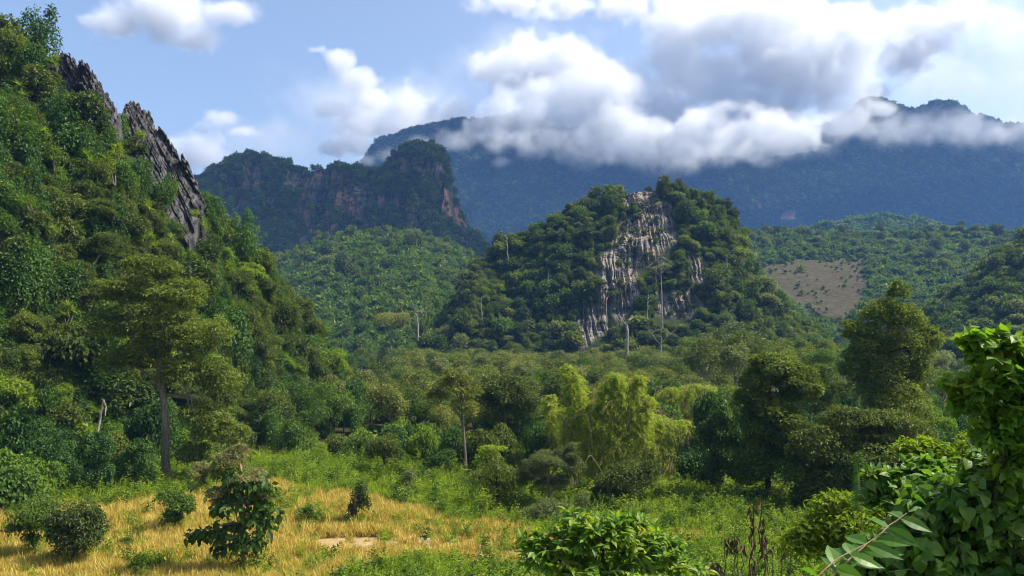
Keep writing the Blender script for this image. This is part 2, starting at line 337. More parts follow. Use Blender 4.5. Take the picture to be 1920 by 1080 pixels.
# ------------------------------------------------------------------ plant building blocks
def unit(v): return v / (np.linalg.norm(v, axis=-1, keepdims=True) + 1e-9)
def rdir(n): return unit(rng.normal(size=(n, 3)))
SHAPES = {   # stations along the leaf: (t, half width)
    'lance': ((0, .0), (.45, 1.0), (1, .0)), 'ovate': ((0, .12), (.14, .62), (.34, .98), (.56, .92), (.78, .5), (1, .0)),
    'heart': ((0, .42), (.08, .86), (.22, 1.05), (.42, .98), (.64, .68), (.84, .28), (1, .0)), 'blade': ((0, .8), (.5, .75), (1, .05))}
def leaves(c, a, n, L, W, shape='quad', droop=0.15, fold=0.12):
    """Leaf blades from base points c, length directions a, normals n. Returns (co, loops, sizes, leaf count per face)."""
    c, a, n = np.asarray(c, float), unit(np.asarray(a, float)), np.asarray(n, float)
    b = unit(np.cross(a, n)); n = np.cross(b, a)
    N = len(c); L = np.broadcast_to(L, (N,))[:, None]; W = np.broadcast_to(W, (N,))[:, None] * 0.5
    if shape == 'quad':
        m = c + a * L * .45
        v = np.stack([c, m + b * W + n * W * fold * 2, c + a * L - n * L * droop, m - b * W + n * W * fold * 2], 1)
        f = np.arange(N * 4).reshape(N, 4)
        return v.reshape(-1, 3), f, np.full(N, 4), np.arange(N)
    st = SHAPES[shape]; S = len(st); v = []
    for t, wd in st:
        mid = c + a * L * t - n * L * droop * t * t
        v += [mid + b * W * wd + n * W * fold * 2 * wd, mid, mid - b * W * wd + n * W * fold * 2 * wd]
    v = np.stack(v, 1); f = []
    for s in range(S - 1):
        for k in (0, 1): f.append([s * 3 + k, s * 3 + 3 + k, s * 3 + 4 + k, s * 3 + 1 + k])
    f = np.array(f); F = (np.arange(N)[:, None, None] * (S * 3) + f[None]).reshape(-1, 4)
    return v.reshape(-1, 3), F, np.full(len(F), 4), np.repeat(np.arange(N), len(f))
def tube(pts, rad, k=7, wob=0.0):
    pts = np.asarray(pts, float); n = len(pts); rad = np.broadcast_to(rad, (n,))
    tg = unit(np.gradient(pts, axis=0)); ref = np.array([0.37, 0.91, 0.17]); x = unit(np.cross(tg, ref)); y = np.cross(tg, x)
    th = np.linspace(0, 2 * np.pi, k, endpoint=False)
    rr = rad[:, None] * (1 + wob * rng.normal(size=(n, k)))
    co = pts[:, None] + rr[..., None] * (x[:, None] * np.cos(th)[None, :, None] + y[:, None] * np.sin(th)[None, :, None])
    i = np.arange(n - 1)[:, None] * k; j = np.arange(k)[None]; j2 = (j + 1) % k
    f = np.stack([i + j, i + j2, i + k + j2, i + k + j], -1).reshape(-1, 4)
    return co.reshape(-1, 3), f, np.full(len(f), 4)
class MB:
    """Collects faces for one mesh object."""
    def __init__(s): s.co, s.lo, s.sz, s.v, s.mi, s.n = [], [], [], [], [], 0
    def add(s, co, f, sz, v=None, mi=0):
        s.co.append(co); s.lo.append(np.asarray(f).ravel() + s.n); s.sz.append(sz); s.n += len(co)
        s.v.append(rng.random(1).repeat(len(sz)) if v is None else v); s.mi.append(np.full(len(sz), mi)); return s
    def tube(s, pts, rad, k=7, mi=0, wob=0.03): return s.add(*tube(pts, rad, k, wob), mi=mi)
    def leaf(s, c, a, n, L, W, shape='quad', droop=0.15, fold=0.12, v=None, mi=0):
        co, f, sz, idx = leaves(c, a, n, L, W, shape, droop, fold)
        v = rng.random(len(c)) if v is None else v
        return s.add(co, f, sz, v[idx], mi)
    def mesh(s, name, mats):
        mats = mats if isinstance(mats, (list, tuple)) else [mats]
        me = mesh_np(name, np.concatenate(s.co), np.concatenate(s.lo), np.concatenate(s.sz), None, {'v': ('FACE', np.concatenate(s.v))})
        for m in mats: me.materials.append(m)
        if len(mats) > 1: me.polygons.foreach_set('material_index', np.concatenate(s.mi).astype(np.int32))
        return me
def lobes_of(cx, cy, cz, rx, ry, rz, n, size=0.42, low=-0.35, core=0.38, flat=0.76):
    """Split an ellipsoid crown into leaf lobes sitting on and inside its skin."""
    d = rdir(n * 4); d = d[d[:, 2] > low][:n]; n = len(d)
    q = 0.50 + 0.24 * rng.random(n)
    c = np.stack([cx + d[:, 0] * rx * q, cy + d[:, 1] * ry * q, cz + d[:, 2] * rz * q], 1)
    s = size * (0.65 + 0.7 * rng.random(n))
    r = np.stack([rx * s, ry * s, rz * s * flat], 1)
    return np.concatenate([c, [[cx, cy, cz]]]), np.concatenate([r, [[rx * (core + .25), ry * (core + .25), rz * (core + .25)]]])
def crown(mb, lob, n, L, asp=0.5, up=0.5, jit=0.42, low=-0.55, shell=0.20, shape='quad', droop=0.2, hang=0.0, mi=0, lvar=0.35, twist=1.0):
    c, r = lob
    area = (r[:, 0] * r[:, 1]) ** 0.8 * (0.7 + 0.6 * rng.random(len(r))); k = rng.choice(len(c), n, p=area / area.sum())
    d = rdir(n); flip = (d[:, 2] < low) & (rng.random(n) < 0.85); d[flip, 2] *= -1
    q = 1 - np.abs(rng.normal(size=n)) * shell; q = np.clip(q, 0.15, 1.08); q = np.where(rng.random(n) < .13, 1 + .30 * rng.random(n) ** 1.5, q)
    pos = c[k] + d * r[k] * q[:, None]
    nor = unit(d * 0.75 + np.array([0, 0, up]) + rng.normal(size=(n, 3)) * jit)
    a = np.cross(nor, rng.normal(size=(n, 3))); a = unit(a + d * 0.6 + np.array([0, 0, -hang]))
    ll = L * (1 - lvar + 2 * lvar * rng.random(n))
    lv = np.clip(0.5 + 0.32 * rng.normal(size=len(c))[k] * 0.8 + 0.25 * rng.normal(size=n), 0, 1)
    mb.leaf(pos, a, nor, ll, ll * asp, shape, droop, v=lv, mi=mi)
def limb_pts(p0, p1, n=6, sag=0.1, wob=0.04):
    p0, p1 = np.asarray(p0, float), np.asarray(p1, float); t = np.linspace(0, 1, n)[:, None]
    L = np.linalg.norm(p1 - p0); m = p0 + (p1 - p0) * t
    m = m + np.array([0, 0, 1]) * L * sag * np.sin(np.pi * t) + rng.normal(size=(n, 3)) * L * wob * np.sin(np.pi * t)
    return m
def branches(mb, top, lob, r0, cnt, mi=0, start=None):
    c, r = lob
    for i in rng.permutation(len(c))[:cnt]:
        s = top if start is None else start[rng.integers(len(start))]
        p = limb_pts(s, c[i] + np.array([0, 0, r[i][2] * 0.4]), 6, 0.08)
        mb.tube(p, np.linspace(r0, r0 * 0.15, 6), 5, mi)

def shoots(mb, base, tips, per, L, asp=.5, shape='ovate', sag=.12, hang=.25, tw=.008, up=.8, jit=.3):
    """Leafy twigs: leaves stand alternately along each twig and at its tip. Twigs use material 1."""
    for b, t in zip(base, tips):
        pts = limb_pts(b, t, 7, sag, .02); tg = unit(np.gradient(pts, axis=0)); m = int(per * (.7 + .6 * rng.random()))
        mb.tube(pts, np.linspace(tw, tw * .35, 7), 4, 1)
        q = np.clip(np.linspace(.3, 1, m) + .03 * rng.normal(size=m), 0, 1) * 6; i = np.minimum(q.astype(int), 5); fr = (q - i)[:, None]
        c = pts[i] * (1 - fr) + pts[i + 1] * fr; ax = tg[i]
        sd = unit(np.cross(ax, np.array([0, 0, 1.]) + .35 * rng.normal(size=(m, 3)))) * np.where(np.arange(m) % 2, 1, -1)[:, None]
        a = sd * .85 + ax * .55 + np.array([0, 0, -hang]) + jit * rng.normal(size=(m, 3)); a[-1] = ax[-1]
        nn = np.array([0, 0, up]) + .35 * ax + .45 * rng.normal(size=(m, 3))
        s = L * (.65 + .6 * rng.random(m)) * np.linspace(1.1, .75, m); young = np.linspace(.25, .85, m) + .2 * rng.normal(size=m)
        mb.leaf(c, a, nn, s, s * asp, shape, .25, .1, np.clip(young, 0, 1))
def shoot_blobs(mb, blobs, b, d, ns, per, L, **kw):
    cs, rs = [], []; k = d / FPX
    ar = np.array([q[2] * q[3] for q in blobs], float); ar /= ar.sum()
    for q, w_ in zip(blobs, ar):
        x, y, z = P(q[0], q[1], d); c = np.array([float(x), float(y), float(z)]) - b; r = np.array([q[2], max(q[2], q[3]) * .8, q[3]]) * k
        m = max(4, int(ns * w_)); dr = rdir(m); dr[:, 2] = np.where(dr[:, 2] < -.35, -dr[:, 2], dr[:, 2])
        tips = c + dr * r * (.8 + .35 * rng.random((m, 1))); bs = c + dr * r * .15 - np.array([0, 0, .25]) * r + .15 * r * rng.normal(size=(m, 3))
        shoots(mb, bs, tips, per, L, **kw)

# leaf and bark materials
L_dark = leaf_mat('dark_leaf', (0.026, 0.050, 0.009), (0.056, 0.090, 0.012), (0.130, 0.160, 0.018), 0.36)
L_olive = leaf_mat('olive_leaf', (0.038, 0.066, 0.010), (0.084, 0.126, 0.014), (0.195, 0.235, 0.022), 0.42)
L_green = leaf_mat('green_leaf', (0.032, 0.075, 0.009), (0.070, 0.135, 0.013), (0.155, 0.215, 0.018), 0.42)
L_bright = leaf_mat('bright_leaf', (0.070, 0.145, 0.012), (0.135, 0.220, 0.015), (0.240, 0.295, 0.024), 0.46)
L_yel = leaf_mat('bamboo_leaf', (0.150, 0.235, 0.012), (0.245, 0.330, 0.016), (0.360, 0.415, 0.026), 0.55)
L_teak = leaf_mat('dusty_olive_leaf', (0.060, 0.082, 0.016), (0.130, 0.155, 0.026), (0.240, 0.250, 0.045), 0.42)
L_grey = leaf_mat('grey_green_leaf', (0.070, 0.095, 0.034), (0.130, 0.160, 0.055), (0.210, 0.240, 0.085), 0.42)
L_vine = leaf_mat('vine_leaf', (0.022, 0.064, 0.011), (0.050, 0.118, 0.014), (0.120, 0.200, 0.018), 0.40)
L_far = leaf_mat('hill_canopy_leaf', (0.032, 0.070, 0.010), (0.090, 0.155, 0.014), (0.200, 0.255, 0.020), 0.36, patch=0.5)
L_shaded = leaf_mat('shaded_mountain_leaf', (0.012, 0.028, 0.008), (0.024, 0.048, 0.010), (0.048, 0.075, 0.014), 0.25)  # cloud shade on the far forest is put into this darkened leaf colour
L_flower = leaf_mat('brown_panicle', (0.12, 0.115, 0.040), (0.22, 0.205, 0.080), (0.36, 0.32, 0.15), 0.3)
L_broad = leaf_mat('broad_leaf', (0.034, 0.105, 0.016), (0.068, 0.175, 0.020), (0.150, 0.290, 0.022), 0.48, rough=0.45, spec=0.4, spots=(0.14, 0.20, 0.03))
L_gold = leaf_mat('golden_stubble', (0.23, 0.19, 0.025), (0.47, 0.365, 0.06), (0.62, 0.51, 0.15), 0.3, tboost=(1.1, 1.0, 0.6))
L_lime = leaf_mat('lime_leaf', (0.050, 0.130, 0.014), (0.095, 0.205, 0.020), (0.215, 0.325, 0.024), 0.5, rough=0.48, spec=0.35, spots=(0.30, 0.34, 0.03))
L_creep = leaf_mat('creeper_leaf', (0.030, 0.090, 0.014), (0.070, 0.165, 0.020), (0.150, 0.260, 0.030), 0.42, rough=0.5, spec=0.35, spots=(0.15, 0.19, 0.05))
L_weed = leaf_mat('weed_leaf', (0.105, 0.185, 0.010), (0.190, 0.280, 0.016), (0.310, 0.365, 0.030), 0.48)
B_grey = bark_mat('grey_bark', (0.09, 0.075, 0.055), (0.24, 0.20, 0.15))
B_dark = bark_mat('dark_bark', (0.03, 0.024, 0.018), (0.09, 0.07, 0.05))
B_pale = bark_mat('bleached_wood', (0.19, 0.165, 0.13), (0.40, 0.36, 0.30))
B_warm = bark_mat('tan_bark', (0.16, 0.10, 0.06), (0.34, 0.24, 0.15))
B_dead = bark_mat('withered_stalk', (0.05, 0.035, 0.022), (0.15, 0.10, 0.06))

# ------------------------------------------------------------------ placing many plants
def sample_hill(name, n, wfun=None, pxlim=(-90, 2010)):
    co, rk, fd, nf = HILLS[name]
    A = co[:-1, :nf + 2][:, :-1]; B = co[1:, :nf + 2][:, :-1]; Cc = co[1:, :nf + 2][:, 1:]; Dd = co[:-1, :nf + 2][:, 1:]
    nr = np.cross(Cc - A, Dd - B); ar = np.linalg.norm(nr, axis=-1) * .5; nr = unit(nr)
    nr = np.where((nr[..., 1] > 0)[..., None] & (np.abs(nr[..., 2:3]) < 0.7), -nr, nr); nr = np.where(nr[..., 2:3] < -0.3, -nr, nr)
    M = (A + B + Cc + Dd) / 4; px, py = project(M[..., 0], M[..., 1], M[..., 2])
    rkq, fdq = rk[:-1, :nf + 1], fd[:-1, :nf + 1]
    wt = ar * ((px > pxlim[0]) & (px < pxlim[1]) & (M[..., 2] > -1.5))
    if wfun is not None: wt = wt * wfun(px, py, rkq, fdq, M, nr)
    k = rng.choice(wt.size, n, p=(wt / wt.sum()).ravel())
    u, v = rng.random((2, n))[:, :, None]
    g = lambda q: q.reshape(-1, 3)[k]
    pos = g(A) * (1 - u) * (1 - v) + g(B) * u * (1 - v) + g(Cc) * u * v + g(Dd) * (1 - u) * v
    return pos, g(nr)
def thin(pos, rad, most=None, nr=None):
    keep = []; kp = np.zeros((0, 3))
    rad = np.broadcast_to(rad, (len(pos),))
    for i, p in enumerate(pos):
        if len(keep) and (np.sum((kp - p) ** 2, 1) < rad[i] ** 2).any(): continue
        keep.append(i); kp = np.concatenate([kp, p[None]])
        if most and len(keep) >= most: break
    return np.array(keep)
def stuff(name, pts, rot, sc, pick, protos, label=None, cat=None):
    """One uncounted mass of plants: geometry nodes put the prototype meshes on the points."""
    col = bpy.data.collections.new(name + '_kinds')
    for i, me in enumerate(protos): col.objects.link(bpy.data.objects.new(f'{name}_kind_{i:02d}', me))
    me = bpy.data.meshes.new(name); me.vertices.add(len(pts)); me.vertices.foreach_set('co', np.asarray(pts, np.float32).ravel())
    for k, typ, val, key in (('sc', 'FLOAT_VECTOR', sc, 'vector'), ('rot', 'FLOAT_VECTOR', rot, 'vector'), ('pick', 'INT', pick, 'value')):
        a = me.attributes.new(k, typ, 'POINT'); a.data.foreach_set(key, np.asarray(val, np.int32 if typ == 'INT' else np.float32).ravel())
    ng = bpy.data.node_groups.new(name + '_scatter', 'GeometryNodeTree')
    ng.interface.new_socket('Geometry', in_out='INPUT', socket_type='NodeSocketGeometry'); ng.interface.new_socket('Geometry', in_out='OUTPUT', socket_type='NodeSocketGeometry')
    N, Lk = ng.nodes.new, ng.links.new
    gi, go, ip, ci = N('NodeGroupInput'), N('NodeGroupOutput'), N('GeometryNodeInstanceOnPoints'), N('GeometryNodeCollectionInfo')
    ci.inputs[0].default_value = col; ci.inputs['Separate Children'].default_value = True; ci.inputs['Reset Children'].default_value = True
    ip.inputs['Pick Instance'].default_value = True
    for k, typ, sock in (('sc', 'FLOAT_VECTOR', 'Scale'), ('rot', 'FLOAT_VECTOR', 'Rotation'), ('pick', 'INT', 'Instance Index')):
        a = N('GeometryNodeInputNamedAttribute'); a.data_type = typ; a.inputs[0].default_value = k; Lk(a.outputs[0], ip.inputs[sock])
    Lk(gi.outputs[0], ip.inputs['Points']); Lk(ci.outputs[0], ip.inputs['Instance']); Lk(ip.outputs[0], go.inputs[0])
    o = link(bpy.data.objects.new(name, me)); m = o.modifiers.new('scatter', 'NODES'); m.node_group = ng
    return setp(o, label, cat, None, 'stuff')
def spread(name, protos, pos, sc, label, cat, group, tilt=0.12, nr=None, lean=0.0):
    """Individual plants sharing prototype meshes (one mesh each: too small in the picture to show parts)."""
    for p, s in zip(pos, sc):
        o = bpy.data.objects.new(name, protos[rng.integers(len(protos))]); COL.objects.link(o)
        o.location = p; o.rotation_euler = (rng.normal() * tilt, rng.normal() * tilt, rng.random() * 6.28)
        o.scale = s if np.ndim(s) else (s, s, s)
        setp(o, label, cat, group)
def rnd_rot(n, tilt=0.1): return np.stack([rng.normal(size=n) * tilt, rng.normal(size=n) * tilt, rng.random(n) * 6.283], 1)
def vary(n, lo, hi, zlo=0.8, zhi=1.25):
    s = lo + (hi - lo) * rng.random(n) ** 1.5; return np.stack([s, s, s * (zlo + (zhi - zlo) * rng.random(n))], 1)

def small_tree(n, L, lm, bm, rx=1.0, rz=1.0, h=1.0, nl=7, th=0.09, hang=0.0, asp=0.5, low=-0.35, jit=0.6, size=0.42, core=.38, flat=.76):
    """Whole tree in one mesh, about two units wide; leaf count n sets its detail."""
    mb = MB(); lob = lobes_of(0, 0, h, rx, rx, rz, nl, size, low, core, flat)
    if th:
        mb.tube(limb_pts((0, 0, -0.6), (0.05, 0, h + rz * .3), 6, 0, .02), np.linspace(th, th * .35, 6), 5, 1)
        branches(mb, (0, 0, h * 0.7), lob, th * 0.5, 4, 1)
    crown(mb, lob, n, L, asp, 0.5, jit, hang=hang)
    return mb.mesh('tree', [lm, bm])

# ------------------------------------------------------------------ hills: far canopy as masses, nearer trees one by one
mid = [small_tree(800, 0.24, m, B_grey, 1, z, h, 8, t) for m, z, h, t in ((L_dark, .9, 1.1, .05), (L_olive, 1.0, 1.2, .05), (L_olive, .75, 1.0, .05), (L_dark, 1.2, 1.3, .05), (L_grey, .8, 1.1, .06), (L_green, .9, 1.0, .05), (L_olive, .65, .9, .05))]
canopy = [small_tree(90, 0.75, m, B_dark, 1, z, 0.6, 5, 0) for m, z in ((L_far, .8), (L_far, 1.0), (L_far, 0.7), (L_dark, 0.9), (L_green, .8))]
def mass(name, hill_name, n, lo, hi, protos=canopy, wfun=None, sink=0.15, rad=None, zlo=.8, zhi=1.4):
    pos, nr = sample_hill(hill_name, n, wfun)
    if rad: k = thin(pos, rad); pos, nr = pos[k], nr[k]
    s = vary(len(pos), lo, hi, zlo, zhi); pos = pos - np.array([0, 0, 1]) * s[:, 2:] * sink
    return stuff(name, pos, rnd_rot(len(pos)), s, rng.integers(len(protos), size=len(pos)), protos)
norock = lambda px, py, rk, fd, M, nr: (1 - np.clip(rk * 1.2, 0, 1)) * (1 - np.clip(fd * 1.3, 0, 1)) + 0.004
fars = [small_tree(70, 0.8, m, B_dark, 1, z, 0.6, 5, 0) for m, z in ((L_shaded, .8), (L_shaded, 1.0), (L_dark, .8))]
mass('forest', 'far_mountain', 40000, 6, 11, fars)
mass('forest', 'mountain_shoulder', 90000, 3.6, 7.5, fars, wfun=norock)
bare_b = lambda px, py, rk: np.clip(np.maximum(rk * 1.1, np.max([poly_mask(px, py - 6, p, 5) for p, _ in back_rock[:5]], 0)), 0, 1)
mass('forest', 'karst_ridge', 9000, 1.6, 4.6, wfun=lambda px, py, rk, fd, M, nr: (1 - 0.97 * bare_b(px, py, rk)))
mass('forest', 'low_ridge', 2500, 4, 7)
mass('forest', 'green_hill', 9000, 1.3, 4.0, canopy[:3] + canopy[4:] + [mid[5], mid[1]], wfun=lambda px, py, rk, fd, M, nr: 1.0 + 0 * px)
hillside = [small_tree(500, 0.26, L_bright, B_dark, 1, z, .5, 8, 0) for z in (.6, .9)]
mass('undergrowth', 'green_hill', 2600, 1.0, 2.4, hillside, lambda px, py, rk, fd, M, nr: sstep(555, 600, py) * (px > 520) * (px < 860) * sstep(-.1, .2, fbm(M[..., 0] * .03, M[..., 1] * .03, M[..., 2] * .03, 3, 77)) + .04)
mass('undergrowth', 'right_hill', 700, .3, 1.6, canopy[1:2] + mid[:3], lambda px, py, rk, fd, M, nr: (np.clip(fd * 1.2, 0, 1) * .35 + 5 * (fd > .05) * (fd < .9)) * (fbm(M[..., 0] * .04, M[..., 1] * .02, 0 * px, 3, 83) > 0) + .001)
mass('forest', 'right_hill', 260, 3.0, 5.5, mid, lambda px, py, rk, fd, M, nr: (1 - np.clip(fd * 2, 0, 1)) * (fbm(M[..., 0] * .012, M[..., 1] * .012, 0 * px, 3, 84) > 0), rad=4)
mass('forest', 'green_hill', 170, 3.2, 5.6, mid, lambda px, py, rk, fd, M, nr: (fbm(M[..., 0] * .012, M[..., 1] * .012, 0 * px, 3, 85) > -.1) + .1, rad=5, zhi=1.7)
mass('forest', 'right_hill', 9000, 1.5, 3.6, wfun=lambda px, py, rk, fd, M, nr: (1 - np.clip(np.maximum(fd * 1.4, poly_mask(px, py - 8, brown[0][0], 5)), 0, 1)) + 0.002)

mass('forest', 'right_hill', 900, 2.4, 4.8, mid, lambda px, py, rk, fd, M, nr: (py < 470) * (1 - np.clip(fd * 1.5, 0, 1)) * (px > 1300), rad=4.5)
mass('forest', 'right_spur', 900, 2.0, 4.2, mid, rad=2.5)
bare = lambda px, py, rk: np.clip(np.maximum(rk * 1.3, np.max([poly_mask(px, py - h, p, 5) for p, _ in mid_rock[:4] for h in (8, 20, 32)], 0)), 0, 1)
pos, nr = sample_hill('karst_outcrop', 9000, lambda px, py, rk, fd, M, nr: 1 - 0.985 * bare(px, py, rk))
k = thin(pos, 3.9, 300); s = vary(len(k), 2.3, 4.4, .8, 1.35)
spread('broadleaf_tree', mid, pos[k] - [0, 0, .9], s, 'olive green tree clinging to the central limestone outcrop', 'tree', 'trees covering the central outcrop')
mass('undergrowth', 'karst_outcrop', 110, 0.5, 1.3, mid, lambda px, py, rk, fd, M, nr: rk * (fbm(M[..., 0] * .08, M[..., 1] * .05, M[..., 2] * .1, 3, 79) > .05))
mass('undergrowth', 'karst_outcrop', 3800, 0.9, 2.1, mid, lambda px, py, rk, fd, M, nr: 1 - 0.985 * bare(px, py + 6, rk))
mass('undergrowth', 'right_spur', 1500, 1.2, 2.2, mid)

# the near cliff: trees, climbing plants and rosette plants one by one over a mat of vines
nearp = ((L_olive, .9, 1.0, .2, .5), (L_dark, 1.0, 1.1, .3, .45), (L_green, .8, .9, .1, .5), (L_olive, .7, .9, .3, .4), (L_vine, 1.7, 1.0, .6, .6), (L_dark, .8, .9, .2, .5), (L_bright, .8, .8, .2, .5), (L_olive, 1.5, 1.3, .4, .45), (L_vine, 2.0, 1.2, .6, .6), (L_dark, 1.3, 1.2, .2, .5), (L_olive, 1.6, 1.2, .5, .5), (L_dark, 1.6, 1.1, .4, .5))
climb = [small_tree(int(4000 * (.125 / L_) ** 1.6), L_, m, B_grey, 1, z, h, nl_, .05, hang=hg, asp=a, size=sz_, core=.15, flat=fl_) for (m, z, h, hg, a), L_, nl_, sz_, fl_ in zip(nearp, (.10, .16, .13, .09, .15, .20, .12, .11, .13, .18, .10), (30, 20, 26, 34, 22, 16, 24, 34, 20, 24, 30), (.30, .40, .32, .26, .36, .46, .34, .26, .38, .30, .28), (.5, .8, .6, .45, 1.0, .8, .6, .5, 1.2, .6, .5))]
near = [small_tree(1700, 0.20, m, B_grey, 1, z, h, 15, .05, hang=hg, asp=a) for m, z, h, hg, a in ((L_olive, .9, 1.0, .2, .5), (L_dark, 1.0, 1.1, .3, .45), (L_green, .8, .9, .1, .5), (L_olive, .7, .9, .3, .4), (L_vine, 1.7, 1.0, .8, .6), (L_dark, .8, .9, .2, .5), (L_bright, .8, .8, .2, .5), (L_olive, 1.5, 1.3, .5, .45), (L_vine, 2.0, 1.2, .9, .6))]
crest = lambda px, py: ~((px > 98) & (px < 372) & (py < np.interp(px, [98, 140, 175, 222, 245, 262, 300, 340, 376], [212, 258, 280, 272, 310, 358, 385, 402, 408])))
pos, nr = sample_hill('karst_cliff', 9000, lambda px, py, rk, fd, M, nr: (1 - 0.97 * np.clip(rk * 1.3, 0, 1)) * (px < 720) * crest(px, py))
k = thin(pos, 2.6, 300); s = vary(len(k), 1.5, 3.1, .8, 1.35)
spread('climbing_tree', climb, pos[k] + nr[k] * 0.3 - [0, 0, .7], s, 'leafy tree rooted on the steep overgrown cliff at the side of the valley', 'tree', 'trees covering the near cliff', tilt=.2)
mass('vines', 'karst_cliff', 5200, 0.55, 1.25, near, lambda px, py, rk, fd, M, nr: (1 - 0.95 * np.clip(rk * 1.2, 0, 1)) * crest(px, py - 25), sink=.5, zhi=1.9)

# ------------------------------------------------------------------ bare limestone fins on the cliff crest
m_crag = hill_mat('crag_rock', (0.03, 0.03, 0.03), (0.03, 0.03, 0.03), (0.05, 0.05, 0.05), ((0.008, 0.008, 0.009), (0.034, 0.033, 0.036), (0.095, 0.092, 0.092)), 2.2, ((0.13, 0.12, 0.11), 0.60), scale=0.3)
def crag(name, top, bot, D, thick, label, seed):
    tp, bt = np.array(top, float), np.array(bot, float)
    nu, nv = 340, 110
    px = np.linspace(tp[0, 0], tp[-1, 0], nu)
    ty = np.interp(px, tp[:, 0], tp[:, 1]); by = np.interp(px, bt[:, 0], bt[:, 1])
    ty = ty + 10 * np.abs(vnoise(px * 0.16, 0 * px, 0 * px, seed)) ** 1.0 + 8 * np.abs(vnoise(px * 0.42, 0 * px, 0 * px, seed + 1)) - 7
    t = np.linspace(0, 1, nv)
    py = by[:, None] + (ty - by)[:, None] * t[None]
    X, Y, Z = P(px[:, None] + 0 * py, py, D)
    w = thick * (1 - t[None] ** 1.3 * 0.93) + 0 * X
    q = X * 0.55 + Z * 0.32     # fins lean along the crest
    fl = np.abs(fbm(q * 1.7, 0 * X + 3, Z * 0.05 - X * 0.02, 4, seed + 3, 0.65)); fl2 = np.abs(fbm(q * 0.35, 0 * X, Z * 0.05, 2, seed + 7)); rough = fbm(X * 0.9, 0 * X, Z * 0.9, 4, seed + 9)
    Yf = Y - w * 0.9 + 2.6 * fl * (1 - t[None] * .5) + 2.8 * fl2 + 0.5 * rough
    Yb = Y + w * 0.6 + 1.2 * fl2 - 0.6 * fl
    Yb = np.maximum(Yb, Yf + 0.25)
    co = np.concatenate([np.stack([X, Yf, Z], -1), np.stack([X, Yb, Z], -1)[:, ::-1]], 1)
    f = grid_faces(nu, 2 * nv)
    n2 = 2 * nv; i = np.arange(nv - 1)
    cap0 = np.stack([i, i + 1, n2 - 2 - i, n2 - 1 - i], -1); cap1 = cap0[:, ::-1] + (nu - 1) * n2
    f = np.concatenate([f, cap0, cap1])
    me = mesh_np(name, co.reshape(-1, 3), f, np.full(len(f), 4), m_crag, {'rock': ('POINT', np.ones(nu * n2))}, False)
    o = link(bpy.data.objects.new(name, me)); setp(o, label, 'rock crag', 'bare limestone crags on the cliff crest'); return o
crag('limestone_crag', [(96, 130), (99, 95), (112, 96), (126, 102), (138, 112), (143, 128), (149, 112), (160, 122), (172, 128), (177, 143), (185, 150), (190, 168), (200, 178), (212, 198), (224, 222)],
     [(96, 260), (130, 300), (175, 320), (224, 330)], 107, 5, 'grey fluted limestone crag at the top of the cliff under the open sky', 3)
crag('limestone_crag', [(223, 205), (229, 192), (238, 183), (252, 193), (262, 199), (272, 211), (283, 236), (290, 234), (298, 238), (309, 260), (320, 274), (329, 302), (336, 286), (345, 299), (356, 326), (366, 354), (376, 385)],
     [(223, 340), (260, 400), (320, 450), (376, 480)], 110, 5, 'dark saw toothed limestone crag running down the cliff edge beside the far dark ridge', 6)

# ------------------------------------------------------------------ single trees and shrubs of the valley floor
def base_at(px, py):
    d = 50.0
    for _ in range(30):
        x, y, z = P(px, py, 1.0); m = float(z) - CAMH
        d = 0.5 * d + 0.5 * (float(ground_z(float(x) * d, d)) - CAMH) / m
    x, y, z = P(px, py, d); return np.array([float(x), float(y), float(ground_z(float(x), float(y)))])
def root_at(name, loc, label, cat, group=None):
    o = bpy.data.objects.new(name, None); COL.objects.link(o); o.location = loc; o.empty_display_size = 0.5
    return setp(o, label, cat, group)
BASES = []
def blob_lobes(blobs, base, d, nl, size=0.42, low=-0.35, depth=1.0, core=.38, flat=.76):
    cs, rs = [], []
    k = d / FPX
    for b in blobs:
        px, py, rx, ry = b[:4]; off = b[4] if len(b) > 4 else 0.0
        x, y, z = P(px, py, d + off)
        ry_ = max(min(rx, 1.6 * ry), 0.6 * rx) * k * depth
        c, r = lobes_of(x - base[0], y - base[1], z - base[2], rx * k, ry_, ry * k, nl, size, low, core, flat); cs.append(c); rs.append(r)
    return np.concatenate(cs), np.concatenate(rs)
def plant(name, label, cat, base, blobs, n, L, lm, bm=None, tw=0.0, path=None, nl=12, group=None, br=8, size=0.42, low=-0.35, depth=1.0, core=.38, flat=.76, d=None, trunk='trunk', leafname='crown', extra=None, **kw):
    """A single plant: base pixel (or world point), crown ellipses in photograph pixels, trunk width in metres."""
    b = base_at(*base) if len(base) == 2 else np.array(base, float)
    d = d or b[1]
    root = root_at(name, b, label, cat, group)
    lob = blob_lobes(blobs, b, d, nl, size, low, depth, core, flat); BASES.append(b)
    mb = MB(); crown(mb, lob, n, L, **kw)
    if extra: extra(mb, lob)
    link(bpy.data.objects.new(leafname, mb.mesh(leafname, lm)), root)
    if bm is not None and tw:
        tb = MB()
        if path is None:
            c = lob[0].mean(0); pts = limb_pts((0, 0, -0.4), (c[0], c[1], c[2]), 7, 0, .03)
        else:
            q = [P(px, py, b[1]) for px, py in path]; pts = np.array([[0, 0, -0.4]] + [[float(x) - b[0], float(y) - b[1] + 0.3 * rng.normal() * (i > 0), float(z) - b[2]] for i, (x, y, z) in enumerate(q)])
        m = len(pts); rad = np.linspace(tw, tw * .4, m) * .5; rad[0] *= 1.5
        tb.tube(pts, rad, 9, 0, .06)
        if br: branches(tb, None, lob, tw * .22, br, 0, start=pts[m // 2:])
        link(bpy.data.objects.new(trunk, tb.mesh(trunk, bm)), root)
    return root

